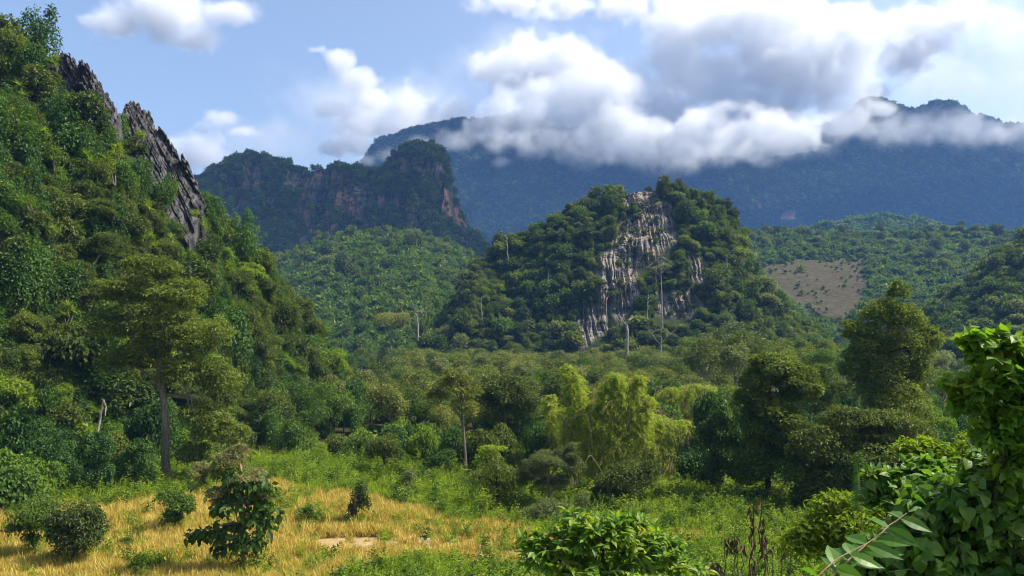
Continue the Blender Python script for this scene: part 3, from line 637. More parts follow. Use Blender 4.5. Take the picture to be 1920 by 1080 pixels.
# big tree against the cliff
plant('forest_tree', 'tallest tree before the cliff, with a long bare pale trunk and spreading olive crown', 'tree', (310, 912),
      [(285, 505, 60, 32), (230, 545, 62, 36), (335, 555, 66, 40), (205, 610, 50, 40), (290, 600, 80, 46), (385, 630, 60, 46), (225, 680, 46, 34), (350, 700, 66, 44), (415, 715, 46, 50), (385, 790, 56, 50), (430, 820, 40, 40), (340, 640, 70, 40), (265, 660, 50, 30), (360, 850, 36, 30)],
      52000, 0.27, L_olive, B_grey, 0.85, [(310, 860), (312, 800), (303, 740), (296, 690), (300, 640), (297, 560)], 30, br=8, asp=.5, hang=.3, up=.5, low=-.7, size=.32, core=.15, flat=.66)
# saplings in the stubble field
teak_extra = None
tb_base = base_at(455, 1078)
plant('teak_sapling', 'young tree with big drooping dark leaves and a brown feathery top', 'tree', (455, 1078),
      [(440, 950, 55, 30), (480, 985, 45, 35), (430, 1000, 45, 25), (385, 1000, 36, 12), (365, 1010, 20, 16), (470, 1020, 40, 22), (500, 960, 28, 25), (470, 915, 40, 25), (440, 900, 30, 20), (490, 925, 26, 20), (420, 1030, 30, 14)],
      1150, 0.43, L_green, B_warm, 0.26, [(456, 1030), (452, 980), (455, 930), (450, 870)], 6, br=12, shape='ovate', asp=.6, hang=1.1, up=.25, jit=.5, droop=.25)
r_ = bpy.data.objects['teak_sapling']
fl = MB(); lob = blob_lobes([(435, 868, 40, 26), (392, 885, 32, 26), (470, 900, 36, 24), (405, 925, 34, 24), (374, 905, 18, 24), (452, 846, 24, 15), (430, 940, 34, 16), (495, 930, 20, 20)], tb_base, tb_base[1], 9, .36, -.6, 1.0, .1, .7)
crown(fl, lob, 16000, 0.105, 0.5, .4, .8, shell=.45)
link(bpy.data.objects.new('flower_panicle', fl.mesh('flower_panicle', L_flower)), r_)
mb = MB(); crown(mb, lob, 420, 0.34, .55, .3, .6, shape='ovate', hang=.9); link(bpy.data.objects.new('top_leaves', mb.mesh('top_leaves', L_olive)), r_)
plant('small_tree', 'thin loose small tree at the picture edge beside the dense dome shaped tree', 'tree', (60, 1052), [(58, 958, 40, 26), (35, 985, 22, 22), (75, 985, 28, 22), (58, 1010, 16, 12)], 4200, 0.21, L_green, B_dark, 0.20, None, 13, br=9, asp=.4, hang=.6, size=.5, low=-.8)
plant('small_tree', 'dense dark dome shaped tree on a short thick trunk in the golden field', 'tree', (140, 1064), [(148, 968, 44, 34), (120, 985, 30, 36), (172, 985, 28, 38), (142, 1005, 48, 32)], 7500, 0.22, L_dark, B_dark, 0.40, [(140, 1040), (146, 1000), (148, 970)], 14, br=10, asp=.42, hang=.7, size=.5, low=-.8)
plant('small_tree', 'small bright green tree standing where the golden field meets the big trunk', 'tree', (322, 1000), [(318, 935, 26, 18), (335, 945, 26, 18), (318, 970, 22, 18), (350, 950, 18, 14)], 4200, 0.20, L_green, B_dark, 0.25, None, 12, br=7, asp=.45, size=.5, low=-.8)
plant('shrub', 'little round dark shrub in golden grass between the dome tree and the drooping sapling', 'shrub', (234, 1036), [(235, 1021, 18, 13)], 700, 0.15, L_dark, B_dark, .06, None, 8, leafname='foliage', trunk='stem')
plant('shrub', 'bright yellow green shrub low in the golden grass', 'shrub', (264, 1078), [(262, 1060, 24, 20)], 900, 0.16, L_bright, B_dark, .06, None, 8, leafname='foliage', trunk='stem')
plant('shrub', 'thin dark upright shrub beside the bright yellow green one', 'shrub', (303, 1076), [(303, 1060, 6, 13)], 250, 0.13, L_dark, B_dark, .05, None, 5, leafname='foliage', trunk='stem')
plant('shrub', 'pale broad leaved weed clump at the foot of the dome tree', 'shrub', (105, 1068), [(104, 1055, 11, 11)], 130, 0.26, L_green, B_dark, .05, None, 5, leafname='foliage', trunk='stem')
plant('shrub', 'compact green bush with a tiny stem in open golden grass', 'shrub', (577, 990), [(576, 965, 17, 18), (580, 978, 14, 10)], 900, 0.18, L_green, B_dark, .10, None, 6, leafname='foliage', trunk='stem')
plant('stump_tree', 'leafy broken stump with a stubby side branch at the edge of the golden field', 'tree', (664, 985), [(670, 930, 16, 28), (680, 945, 12, 20), (660, 960, 10, 18)], 1900, 0.18, L_dark, B_dead, 0.5, [(664, 965), (667, 945), (669, 930)], 8, br=8, size=.5, low=-.9)
plant('small_tree', 'round headed dark tree on a short trunk in the bright green weeds', 'tree', (720, 892), [(720, 838, 32, 26), (705, 850, 20, 22), (738, 850, 18, 22)], 4200, 0.20, L_dark, B_dark, 0.28, None, 10, br=6)
plant('shrub', 'small grey green cone shaped bush in weeds near the round headed tree', 'shrub', (768, 930), [(768, 905, 20, 20), (770, 890, 12, 12)], 1100, 0.18, L_grey, B_dark, .1, None, 7, leafname='foliage', trunk='stem')
plant('shrub', 'low blue green bush behind the weeds left of the slender tall tree', 'shrub', (832, 892), [(830, 862, 34, 22), (812, 868, 18, 15)], 2600, 0.20, L_vine, B_dark, .15, None, 8, leafname='foliage', trunk='stem')
plant('slender_tree', 'slender tree with a long pale thin trunk and airy half bare crown', 'tree', (874, 905), [(850, 735, 40, 32), (885, 730, 30, 40), (820, 750, 28, 22), (870, 770, 34, 22), (845, 705, 22, 16)], 4800, 0.25, L_teak, B_grey, 0.30, [(873, 860), (869, 810), (866, 765), (860, 715)], 10, br=14, size=.34)
plant('forest_tree', 'dark full crowned tree on a straight pale trunk behind the drooping bush', 'tree', (943, 858), [(945, 735, 46, 34), (910, 755, 26, 30), (985, 760, 34, 36), (950, 785, 40, 30), (965, 810, 30, 20)], 15000, 0.27, L_dark, B_grey, 0.40, [(943, 820), (942, 780), (946, 735)], 9, br=9)
plant('drooping_bush', 'dark bush of long drooping fronds with yellow leaves on top', 'bush', (935, 958), [(930, 880, 38, 28), (905, 905, 25, 40), (960, 910, 26, 40), (935, 925, 30, 25)], 2600, 0.42, L_dark, B_dark, 0.5, None, 8, br=6, asp=.16, hang=1.5, leafname='foliage', trunk='stem', up=.1,
      extra=lambda mb, lob: None)
plant('shrub', 'yellow leaved shrub top showing above the dark drooping bush', 'shrub', (926, 905), [(925, 843, 26, 9), (915, 855, 22, 12), (900, 870, 16, 14)], 1500, 0.22, L_yel, B_dark, .15, None, 6, leafname='foliage', trunk='stem', br=4)
plant('feathery_tree', 'pale grey green feathery tree with fine foliage beside the bamboo', 'tree', (1030, 965), [(1030, 865, 45, 30), (1000, 885, 34, 30), (1068, 880, 34, 35), (1040, 905, 42, 22), (1075, 850, 22, 25), (985, 905, 20, 20)], 22000, 0.16, L_grey, B_grey, 0.34, [(1030, 940), (1028, 900), (1030, 860)], 10, br=16, asp=.3, hang=.3, shell=.35, size=.32, core=.1, flat=.6)
plant('shrub', 'pale twiggy shrub under the feathery tree', 'shrub', (1030, 985), [(1025, 955, 45, 18), (990, 968, 25, 14), (1075, 960, 25, 18), (1095, 940, 16, 22)], 5200, 0.13, L_grey, B_grey, .15, None, 10, leafname='foliage', trunk='stem', br=12)
# bamboo
def bamboo(label, base, plumes, n, lm=L_yel, seed=0):
    b = base_at(*base); root = root_at('bamboo_clump', b, label, 'bamboo', 'bamboo clumps')
    k = b[1] / FPX; st, lf = MB(), MB()
    for px, py, rx, ry in plumes:
        x, y, z = P(px, py, b[1]); c = np.array([float(x), float(y), float(z)]) - b
        for j in range(max(3, int(rx / 6))):
            off = rng.normal(size=3) * [rx * k * .45, rx * k * .6, 0]
            top = c + off + [0, 0, ry * k * .8]; foot = np.array([rng.normal() * .5 + c[0] * .35, rng.normal() * .5, -.3])
            pts = limb_pts(foot, top, 9, 0, .01); tip = top + np.array([rng.normal() * rx * k * .7, rng.normal() * rx * k * .6, -ry * k * .35])
            st.tube(np.concatenate([pts, limb_pts(top, tip, 5, .25, 0)[1:]]), np.linspace(.055, .012, 13), 5)
        m = int(n / 5 * rx * ry / sum(p[2] * p[3] for p in plumes))
        zz = rng.random(m) ** .75; th = rng.random(m) * 6.283; w_ = np.sqrt(1 - (zz * .96) ** 2.5) * rx * k * (.3 + 1.1 * rng.random(m))
        z0 = c[2] + (zz * 2 - 1) * ry * k; ctr = c[None, :2] + rng.normal(size=(m, 2)) * rx * k * .16
        bs = np.stack([ctr[:, 0], ctr[:, 1], z0 - .15], 1); tp = np.stack([ctr[:, 0] + np.cos(th) * w_, ctr[:, 1] + np.sin(th) * w_, z0 + .1 - .25 * w_], 1)
        nod = (rng.normal() * .5 + .2) * rx * k * np.clip(zz - .45, 0, 1) ** 1.6 * 2.2; bs[:, 0] += nod; tp[:, 0] += nod; tp[:, 2] -= np.abs(nod) * .5
        shoots(lf, bs, tp, 11, .34, .22, 'quad', .24, .4, .01, .5, .35)
    link(bpy.data.objects.new('foliage', lf.mesh('foliage', [lm, B_warm])), root); link(bpy.data.objects.new('culms', st.mesh('culms', B_warm)), root)
bamboo('round topped column of yellow green bamboo, the first and leftmost plume of the bamboo', (1085, 930), [(1076, 722, 23, 40), (1078, 770, 26, 45), (1070, 810, 26, 40)], 6500)
bamboo('tallest feathery yellow green bamboo clump in the middle of the valley', (1165, 935), [(1128, 760, 26, 50), (1165, 745, 24, 48), (1192, 740, 20, 38), (1140, 820, 34, 55), (1180, 810, 30, 50), (1110, 850, 32, 46), (1150, 880, 44, 44), (1100, 790, 20, 34), (1205, 790, 24, 50), (1150, 800, 30, 60)], 20000)
bamboo('bamboo arching over to one side with bright hanging tips', (1240, 915), [(1240, 795, 36, 24), (1222, 830, 34, 30), (1270, 800, 24, 14), (1205, 860, 30, 30)], 7500)
bamboo('yellow green bamboo spreading behind the arching clump', (1290, 860), [(1295, 745, 42, 26), (1265, 765, 34, 24), (1318, 735, 22, 14), (1250, 740, 26, 16)], 6500)
bamboo('low pale bamboo plume between the dark full crowned tree and the round topped column', (1035, 900), [(1040, 790, 22, 30), (1030, 760, 18, 20), (1050, 830, 24, 30)], 3600)
plant('shrub', 'black green shrub filling the shade under the tall bamboo', 'shrub', (1175, 952), [(1165, 905, 48, 42), (1205, 900, 36, 48), (1140, 920, 30, 30)], 9000, 0.20, L_dark, B_dark, .3, None, 10, leafname='foliage', trunk='stem')
plant('small_tree', 'narrow dark tree with glossy leaves and two thin stems right of the bamboo', 'tree', (1345, 938), [(1345, 800, 30, 30), (1330, 830, 30, 30), (1365, 840, 30, 34), (1345, 880, 34, 30), (1330, 900, 24, 20)], 7500, 0.20, L_dark, B_dark, 0.22, None, 9, br=10)
plant('forest_tree', 'big dull dark tree with yellow topped crown standing left of the wide glossy tree', 'tree', (1440, 945), [(1450, 700, 62, 42), (1410, 740, 38, 45), (1500, 725, 42, 48), (1445, 790, 62, 60), (1420, 860, 46, 48), (1480, 850, 40, 50), (1400, 890, 28, 30)], 42000, 0.27, L_olive, B_dark, 0.6, None, 34, br=8, low=-.8, size=.31, core=.12, flat=.6)
plant('forest_tree', 'tall pointed loose tree rising above all trees on the road side', 'tree', (1670, 905), [(1670, 760, 80, 50), (1640, 820, 70, 60), (1685, 545, 24, 26), (1655, 590, 44, 34), (1700, 600, 44, 36), (1630, 640, 48, 40), (1690, 660, 60, 46), (1735, 640, 34, 36), (1610, 690, 40, 40), (1660, 720, 70, 50), (1730, 710, 40, 44), (1600, 620, 24, 26)], 46000, 0.27, L_olive, B_dark, 0.6, None, 24, br=8, size=.33, low=-.7)
plant('forest_tree', 'wide low tree with glossy blackish foliage and a yellowish top edge', 'tree', (1600, 965), [(1600, 795, 80, 40), (1530, 830, 60, 50), (1680, 810, 70, 50), (1730, 840, 40, 50), (1500, 880, 42, 44), (1600, 860, 90, 60), (1690, 890, 60, 50), (1540, 920, 60, 34), (1620, 930, 60, 34)], 46000, 0.25, L_dark, B_dark, 0.6, None, 34, br=8, low=-.8, size=.31, core=.12, flat=.6)
plant('forest_tree', 'olive crown lit from the side behind the wide glossy tree', 'tree', (1545, 870), [(1545, 700, 30, 22), (1560, 735, 40, 26), (1530, 760, 40, 30)], 6000, 0.25, L_olive, B_dark, 0.4, None, 9)

# bare dead trees and poles
def dead_tree(label, path, d, w, limbs, cat='dead tree', name='dead_tree', mat=B_pale, lw=.4):
    x, y, z = P(path[0][0], path[0][1], d); b = np.array([float(x), float(y), float(z)])
    root = root_at(name, b, label, cat); k = d / FPX
    L3 = lambda q: np.array([[(px - path[0][0]) * k, (i % 2) * .3, -(py - path[0][1]) * k] for i, (px, py) in enumerate(q)])
    t = MB(); p = L3(path); p[0, 2] -= 6 * k * 5; t.tube(p, np.linspace(w, w * .45, len(p)) * .5, 8)
    link(bpy.data.objects.new('trunk', t.mesh('trunk', mat)), root)
    if limbs:
        for q in limbs:
            l = MB(); pp = L3(q); l.tube(pp, np.linspace(w * lw, w * lw * .3, len(pp)) * .5, 6)
            for i in range(1, len(pp)):
                for _ in range(0 if lw > .5 else 5): l.tube(limb_pts(pp[i], pp[i] + (rng.normal(size=3) * [1.2, 1.0, .6] + [0, 0, .9]) * k * 10, 4, .1), [w * .09, w * .07, w * .05, w * .03], 4)
            link(bpy.data.objects.new('limb', l.mesh('limb', mat)), root)
    return root
dead_tree('pale dead trunk bent over at the top, standing before the limestone outcrop', [(1175, 712), (1176, 660), (1177, 620), (1176, 608), (1181, 601), (1188, 596)], 210, .95, [[(1177, 612), (1170, 604), (1166, 606)]])
dead_tree('white barked tree with bare spreading top on the outcrop above the bare rock', [(1242, 585), (1241, 540), (1240, 505)], 268, 0.5, [[(1240, 520), (1230, 506), (1218, 499)], [(1241, 512), (1252, 501), (1263, 496)], [(1240, 506), (1236, 494), (1231, 486)], [(1240, 508), (1246, 495), (1250, 486)]])
dead_tree('thin leaning bare trunk below the round green hill', [(784, 640), (783, 610), (781, 592), (778, 588)], 300, 0.9, [[(782, 600), (786, 590), (788, 586)]])
dead_tree('two grey dead poles leaning together in an upside down V at the cliff foot', [(184, 782), (188, 765), (192, 749)], 72, 0.20, [[(192, 749), (195, 764), (197, 780)]], 'dead wood', 'dead_pole', lw=.9)
dead_tree('bare pale twiggy tree low on the shaded flank right of the bent dead trunk', [(1240, 665), (1240, 645), (1241, 632)], 240, 0.5, [[(1240, 648), (1228, 634), (1222, 626)], [(1240, 645), (1252, 632), (1258, 626)], [(1241, 640), (1240, 625)]])
plant('forest_tree', 'lone dome crowned yellowish tree on the pale green slope below the round hill', 'tree', (*[float(q) for q in P(733, 655, 300)],), [(733, 598, 33, 22), (715, 604, 18, 15), (752, 606, 18, 15)], 2600, 0.6, L_teak, B_grey, 0.7, None, 9, br=5)

# rosette plants on the cliff
def rosette():
    mb = MB()
    for hh, xx in ((1.5, 0), (1.0, .5), (.7, -.5)):
        p = np.array([xx, 0, hh]); mb.tube(limb_pts((0, 0, -.8), p, 5, 0), [.07, .06, .05, .05, .04], 5, 1)
        d = rdir(46); d[:, 2] = np.abs(d[:, 2]) * 1.1 - .15
        mb.leaf(np.repeat(p[None], 46, 0), d, np.cross(np.cross(d, [0, 0, 1.0]), d), .75 + .25 * rng.random(46), .085, 'blade', .35, .1)
    return mb.mesh('rosette_plant', [L_bright, B_grey])
ros = [rosette() for _ in range(3)]
pos, nr = sample_hill('karst_cliff', 1500, lambda px, py, rk, fd, M, nr: (px < 460) * (py < 640) * (py > 90))
k = thin(pos, 3.6, 70)
spread('rosette_plant', ros, pos[k] + nr[k] * 2.0, 0.8 + .7 * rng.random(len(k)), 'spiky pale green rosette plant on a thin stem jutting out of the near cliff', 'rosette plant', 'rosette plants on the near cliff', .25)

# ------------------------------------------------------------------ plantation, understorey, grass
def copies(name, protos, spots, sc, labels, cat, group):
    """protos: lists of (part name, mesh); every copy gets an Empty and one child per part."""
    for i, (p, s) in enumerate(zip(spots, sc)):
        root = bpy.data.objects.new(name, None); COL.objects.link(root); root.location = p
        root.rotation_euler = (0, 0, rng.random() * 6.28); root.scale = s if np.ndim(s) else (s, s, s)
        setp(root, labels(i) if callable(labels) else labels, cat, group)
        for pn, me in protos[rng.integers(len(protos))]:
            c = bpy.data.objects.new(pn, me); COL.objects.link(c); c.parent = root
def proto_tree(n, L, lm, bm, rx, rz, h, nl, th, hang=0.2, asp=.5, size=.42, top=None, br=6, low=-.35):
    mb, tb = MB(), MB(); lob = lobes_of(0, 0, h, rx, rx, rz, nl, size, low)
    crown(mb, lob, n, L, asp, .5, .55, hang=hang)
    if top:
        tl = (lob[0] + [0, 0, .25 * rz], lob[1]); crown(mb, tl, top, L * .6, .4, .5, .8, low=.1, mi=1)
    tb.tube(limb_pts((0, 0, -.5), (0.1, 0, h), 7, 0, .02), np.linspace(th, th * .4, 7), 7); branches(tb, (0, 0, h - rz * .8), lob, th * .4, br)
    return [('crown', mb.mesh('crown', [lm, L_flower])), ('trunk', tb.mesh('trunk', bm))]
teak = [proto_tree(2800, .38, L_teak, B_grey, 3.1, 3.4, 5.6, 15, .16, .4, .55, top=0), proto_tree(2800, .38, L_teak, B_grey, 3.3, 3.2, 5.8, 15, .16, .4, .55, top=130),
        proto_tree(2800, .36, L_olive, B_grey, 3.0, 3.6, 5.4, 15, .16, .3, .5, top=0), proto_tree(2800, .36, L_green, B_dark, 3.1, 3.4, 5.2, 14, .18, .3, .5)]
n = 6000
px = 380 + 1000 * rng.random(n); d = 92 + 168 * rng.random(n) ** .8
x, y, z = P(px, 600, d)
def cliff_foot(px): return np.interp(px, [0, 300, 420, 520, 650, 740, 760], [74, 88, 97, 112, 140, 152, 400])
def clear_of_hills(px, d): return (d < np.interp(px, [0, 300, 420, 520, 650, 740, 741], [70, 84, 93, 106, 134, 148, 262])) & ~((px > 1010) & (px < 1350) & (d < 70))
front = np.interp(px, [380, 640, 800, 1000, 1100, 1400], [95, 108, 100, 92, 96, 100])
ok = clear_of_hills(px, d) & (d > front) & (px < 1360)
pos = np.stack([x, y, ground_z(x, y)], 1)[ok]
k = thin(pos, 5.2, 300); pos = pos[k]
hs = np.interp(pos[:, 1], [90, 130, 250], [.72, .88, 1.02]) * (0.72 + .50 * rng.random(len(k)))
copies('teak_tree', teak, pos, np.stack([hs * 1.05, hs * 1.05, hs], 1), 'dusty olive plantation tree in the wood across the valley floor', 'tree', 'plantation trees on the valley floor')
print('teak', len(pos))
# taller mixed trees below the outcrop on the road side, and green ones at the foot of the round hill
tall = [proto_tree(2400, .42, lm, B_grey, rx, rz, h, 12, .28, .2, .5, size=.36) for lm, rx, rz, h in ((L_olive, 3.8, 4.2, 9), (L_grey, 3.2, 4.0, 9.5), (L_dark, 4.2, 4.4, 8.5), (L_olive, 3.0, 5.0, 9), (L_green, 3.8, 3.6, 8))]
px = 1190 + 1000 * rng.random(1500); d = 130 + 110 * rng.random(1500)
x, y, z = P(px, 600, d); pos = np.stack([x, y, 0 * x], 1)
k = thin(pos, 6.0, 125); pos = pos[k]; ty = np.interp(px[k], [1190, 1260, 1300, 1400, 1480, 1560, 1800], [690, 660, 600, 590, 600, 610, 640]) + 40 * rng.random(len(k)) + (240 - pos[:, 1]) * .25
_, _, zt = P(px[k], ty, pos[:, 1]); hs = np.clip(zt / 13.0, .6, 1.75)
copies('forest_tree', tall, pos, hs, 'tall mixed forest tree at the foot of the outcrop on the road side', 'tree', 'mixed forest trees at the foot of the outcrop')
px = 540 + 330 * rng.random(500); d = 250 + 90 * rng.random(500); x, y, z = P(px, 600, d); pos = np.stack([x, y, 0 * x - .3], 1)
k = thin(pos, 5.5, 60)
copies('forest_tree', [tall[0], tall[2], tall[4]], pos[k], .55 + .3 * rng.random(len(k)), 'green tree standing at the bottom of the round green hill', 'tree', 'trees at the bottom of the round hill')

px = 620 + 640 * rng.random(200); d = 108 + 110 * rng.random(200); x, y, z = P(px, 600, d); pos = np.stack([x, y, 0 * x - .3], 1)
k = thin(pos, 13, 16)
copies('forest_tree', [tall[2], tall[4], tall[1]], pos[k], .66 + .22 * rng.random(len(k)), 'fuller tree standing a little above the dusty olive plantation canopy', 'tree', 'taller trees among the plantation')
snag = []
for _ in range(3):
    tb = MB(); tp = np.array([rng.normal() * .5, rng.normal() * .5, 11]); pts = limb_pts((0, 0, -2), tp, 8, 0, .015); tb.tube(pts, np.linspace(.26, .11, 8), 6)
    lb = MB()
    for i in (5, 6, 7, 7): lb.tube(limb_pts(pts[i], pts[i] + rng.normal(size=3) * [1.5, 1.2, .5] + [0, 0, 1.3], 5, .1), [.08, .07, .05, .04, .02], 4)
    snag.append([('trunk', tb.mesh('trunk', B_pale)), ('limb', lb.mesh('limb', B_pale))])
pos, nr = sample_hill('karst_outcrop', 600, lambda px, py, rk, fd, M, nr: (py > 500) * (py < 650) * (px > 830) * (px < 1420))
k = thin(pos, 14, 8); pos = pos[k] + np.array([0, -2.5, 0])
copies('bare_snag', snag, pos, .55 + .5 * rng.random(len(k)), 'thin pale bare trunk standing out of the dark foliage on the outcrop flank', 'dead tree', 'bare trunks on the outcrop flank')

# vine covered shrubs along the cliff foot
vsh = []
for lm, rz in ((L_vine, 1.0), (L_green, .8), (L_dark, .9), (L_vine, 1.7), (L_bright, .8)):
    mb = MB(); lob = lobes_of(0, 0, .7 * rz, 1, 1, rz, 16, .36, -.5); crown(mb, lob, 3600, .115, .7, .4, .5, hang=.6, low=-.9, shell=.2)
    tb = MB(); tb.tube(limb_pts((0, 0, -.4), (0, 0, rz), 5, 0), [.1, .09, .08, .06, .03], 6); branches(tb, (0, 0, .4), lob, .03, 5)
    vsh.append([('foliage', mb.mesh('foliage', lm)), ('stem', tb.mesh('stem', B_dark))])
n = 2500; px = -60 + 760 * rng.random(n); off = rng.random(n)
d = cliff_foot(np.minimum(px, 735)) - np.interp(px, [0, 200, 330, 500, 700], [14, 8, 4, 8, 18]) * off + 2
x, y, z = P(px, 700, d); pos = np.stack([x, y, ground_z(x, y) - .2], 1); k = thin(pos, 1.9, 120)
s = 1.2 + 1.3 * rng.random(len(k)); s[px[k] < 230] *= 1.25
copies('vine_covered_shrub', vsh, pos[k], np.stack([s, s, s * (.8 + .7 * rng.random(len(k)))], 1), 'shrub smothered in green climbing vines along the foot of the near cliff', 'shrub', 'vine covered shrubs at the cliff foot')
for (bx, by), bl, lb in (((190, 935), [(190, 845, 24, 40), (188, 890, 26, 42)], 'tall dark column of vines over a dead trunk left of the big pale trunk'), ((75, 930), [(80, 840, 60, 60), (60, 890, 60, 45), (120, 880, 40, 50)], 'broad dark mound of vines behind the two field corner trees'),
                         ((135, 860), [(130, 740, 60, 60), (125, 800, 60, 50), (160, 790, 34, 50)], 'high heap of glossy vines on the cliff foot below the leaning dead poles'), ((265, 925), [(262, 850, 26, 34), (275, 880, 26, 34), (240, 870, 26, 40)], 'vine draped bush just left of the big pale trunk'),
                         ((20, 870), [(10, 740, 46, 70), (25, 800, 40, 60)], 'bright vine curtain at the very edge of the cliff foot')):
    plant('vine_mound', lb, 'vines', (bx, by), bl, 9000, .15, L_bright if 'bright' in lb else L_vine, B_dark, .3, None, 12, leafname='foliage', trunk='stem', asp=.75, hang=.7, low=-.95, shell=.16, size=.34)

# mid shrubs between weeds and plantation
n = 3000; px = 500 + 1620 * rng.random(n); d = np.interp(px, [500, 640, 800, 950, 1100, 1360, 1800], [96, 92, 84, 80, 78, 76, 74]) + 60 * rng.random(n) ** 1.6
x, y, z = P(px, 700, d); pos = np.stack([x, y, ground_z(x, y) - .1], 1); k = thin(pos, 2.8, 290); s = 1.1 + 1.4 * rng.random(len(k))
copies('understorey_bush', vsh, pos[k], np.stack([s, s, s * (.9 + .9 * rng.random(len(k)))], 1), 'leafy bush between the bright green weeds and the plantation trees', 'bush', 'bushes along the edge of the plantation')

def tuft(n, h, w, lm, spread_=.25, lean=.35, shape='blade'):
    mb = MB(); a = rng.random(n) * 6.28; r = spread_ * np.sqrt(rng.random(n))
    c = np.stack([r * np.cos(a), r * np.sin(a), np.full(n, -.05)], 1); d = np.stack([rng.normal(size=n) * lean, rng.normal(size=n) * lean, np.ones(n)], 1)
    mb.leaf(c, d, rng.normal(size=(n, 3)), h * (.55 + .6 * rng.random(n)), w, 'quad', .3 * 1, .05); return mb.mesh('tuft', lm)
def weed(n, h, L, lm, asp=.45):
    mb = MB(); m = 7
    for i in range(m):
        top = np.array([rng.normal() * .28, rng.normal() * .28, h * (.6 + .5 * rng.random())]); q = n // m; t = rng.random(q) ** .7
        c = top * t[:, None] + rng.normal(size=(q, 3)) * .05; d = rng.normal(size=(q, 3)); d[:, 2] = np.abs(d[:, 2]) * .6 + .2
        mb.leaf(c, d, np.cross(np.cross(d, [0, 0, 1.]), d) + rng.normal(size=(q, 3)) * .3, L * (.7 + .6 * rng.random(q)), L * asp, 'quad', .3)
    return mb.mesh('weed', lm)
golds = [tuft(60, h, .035, L_gold, .3, l) for h, l in ((.55, .25), (.75, .3), (.45, .45), (.65, .2))]
greens = [tuft(50, h, .06, L_weed, .3, l) for h, l in ((.7, .8), (.9, .6))] + [weed(110, h, .16, L_weed) for h in (.8, 1.1)] + [weed(80, .9, .22, L_green), weed(110, .7, .14, L_bright)]
n = 60000; px = -80 + 2080 * rng.random(n); d = 40 + 36 * rng.random(n); x, y, _ = P(px, 700, d)
sw = straw_w(x, y) * (1 - .93 * soil_w(x, y)); dens = .15 + .85 * sstep(-.35, .15, fbm(x * .22, y * .3, 0 * x, 4, 90))
k = np.where((rng.random(n) < sw * dens))[0][:17000]; pos = np.stack([x, y, ground_z(x, y)], 1)[k]
stuff('dry_grass', pos, rnd_rot(len(k), .08), vary(len(k), .7, 1.35), rng.integers(4, size=len(k)), golds)
n = 90000; px = -80 + 2330 * rng.random(n); d = 38 + 62 * rng.random(n) ** 1.2; x, y, _ = P(px, 700, d)
gw = (1 - straw_w(x, y)) * (1 - soil_w(x, y)) + .22 * sstep(.05, -.45, fbm(x * .22, y * .3, 0 * x, 4, 90)) + .10 * sstep(.0, .3, fbm(x * .2, y * .2, 0 * x, 3, 99)) + .015; gw *= .5 + .5 * sstep(-.4, .3, fbm(x * .12, y * .12, 0 * x, 3, 95))
k = np.where(rng.random(n) < gw)[0][:30000]; pos = np.stack([x, y, ground_z(x, y)], 1)[k]
ex = np.concatenate([[b + [rng.normal() * .6, rng.normal() * .5, 0] for _ in range(14)] for b in BASES if 40 < b[1] < 95 and abs(b[0]) < 40]); ex[:, 2] = ground_z(ex[:, 0], ex[:, 1])
pos = np.concatenate([pos, ex]); k = np.concatenate([k, k[:len(ex)]])
stuff('weeds', pos, rnd_rot(len(k), .1), vary(len(k), .6, 1.25) * np.where(d[k] > 64, 1.25, 1.0)[:, None], rng.integers(6, size=len(k)), greens)

# ------------------------------------------------------------------ plants close to the camera on the road bank
def near_plant(name, label, cat, px, d, blobs, n, L, lm, bm, tw, shape='ovate', nl=14, asp=.5, br=10, **kw):
    x, y, _ = P(px, 700, d); b = np.array([float(x), float(y), float(ground_z(float(x), float(y)))])
    ns, per = kw.pop('ns', 0), kw.pop('per', 9); hg = kw.get('hang', .25)
    ex = (lambda mb, lob: shoot_blobs(mb, blobs, b, d, ns, per, L, asp=asp, shape=shape, hang=hg)) if ns else None
    return plant(name, label, cat, b, blobs, n, L, [lm, B_warm], bm, tw, None, nl, None, br, d=d, shape=shape, asp=asp, leafname='foliage', trunk='stem', extra=ex, **kw)
near_plant('broad_leaved_bush', 'bright leafy bush at the bottom edge beyond the golden field', 'bush', 1130, 13.5, [(1060, 1040, 70, 52), (1140, 1015, 80, 50), (1215, 1045, 70, 52), (1010, 1050, 38, 40), (1110, 1000, 50, 30), (1270, 1070, 55, 26), (1160, 985, 40, 20), (1120, 1090, 150, 50), (1000, 1010, 20, 24), (1075, 975, 24, 22), (1190, 990, 30, 24), (1250, 1025, 36, 20)],
           500, .19, L_lime, B_dark, .12, nl=9, ns=300, per=9, asp=.42, up=.7, jit=.5, hang=.1)
near_plant('heart_leaved_creeper', 'thick mat of heart leaved creeper covering the bank in the lower corner', 'creeper', 1800, 9.5, [(1800, 985, 130, 90), (1900, 1000, 130, 130), (1720, 1040, 110, 70), (1880, 900, 90, 70), (1660, 1075, 110, 50), (1800, 1080, 200, 80)],
           4500, .145, L_creep, B_dark, .10, 'heart', 16, .85, ns=300, per=10, up=.45, jit=.5, hang=.7, shell=.14, size=.34)
near_plant('broad_leaved_tree', 'broad leaved tree with big shining leaves leaning in at the picture edge', 'tree', 1965, 9.0, [(1835, 640, 36, 32), (1870, 665, 60, 40), (1905, 720, 60, 50), (1850, 735, 50, 34), (1820, 770, 44, 26), (1900, 800, 60, 50), (1865, 830, 46, 40), (1790, 715, 24, 16), (1935, 690, 50, 50), (1945, 780, 60, 70), (1925, 870, 60, 60), (1800, 755, 30, 14)],
           60, .165, L_lime, B_dark, .10, 'heart', 7, .74, 3, ns=260, per=10, up=.55, jit=.55, hang=.5)
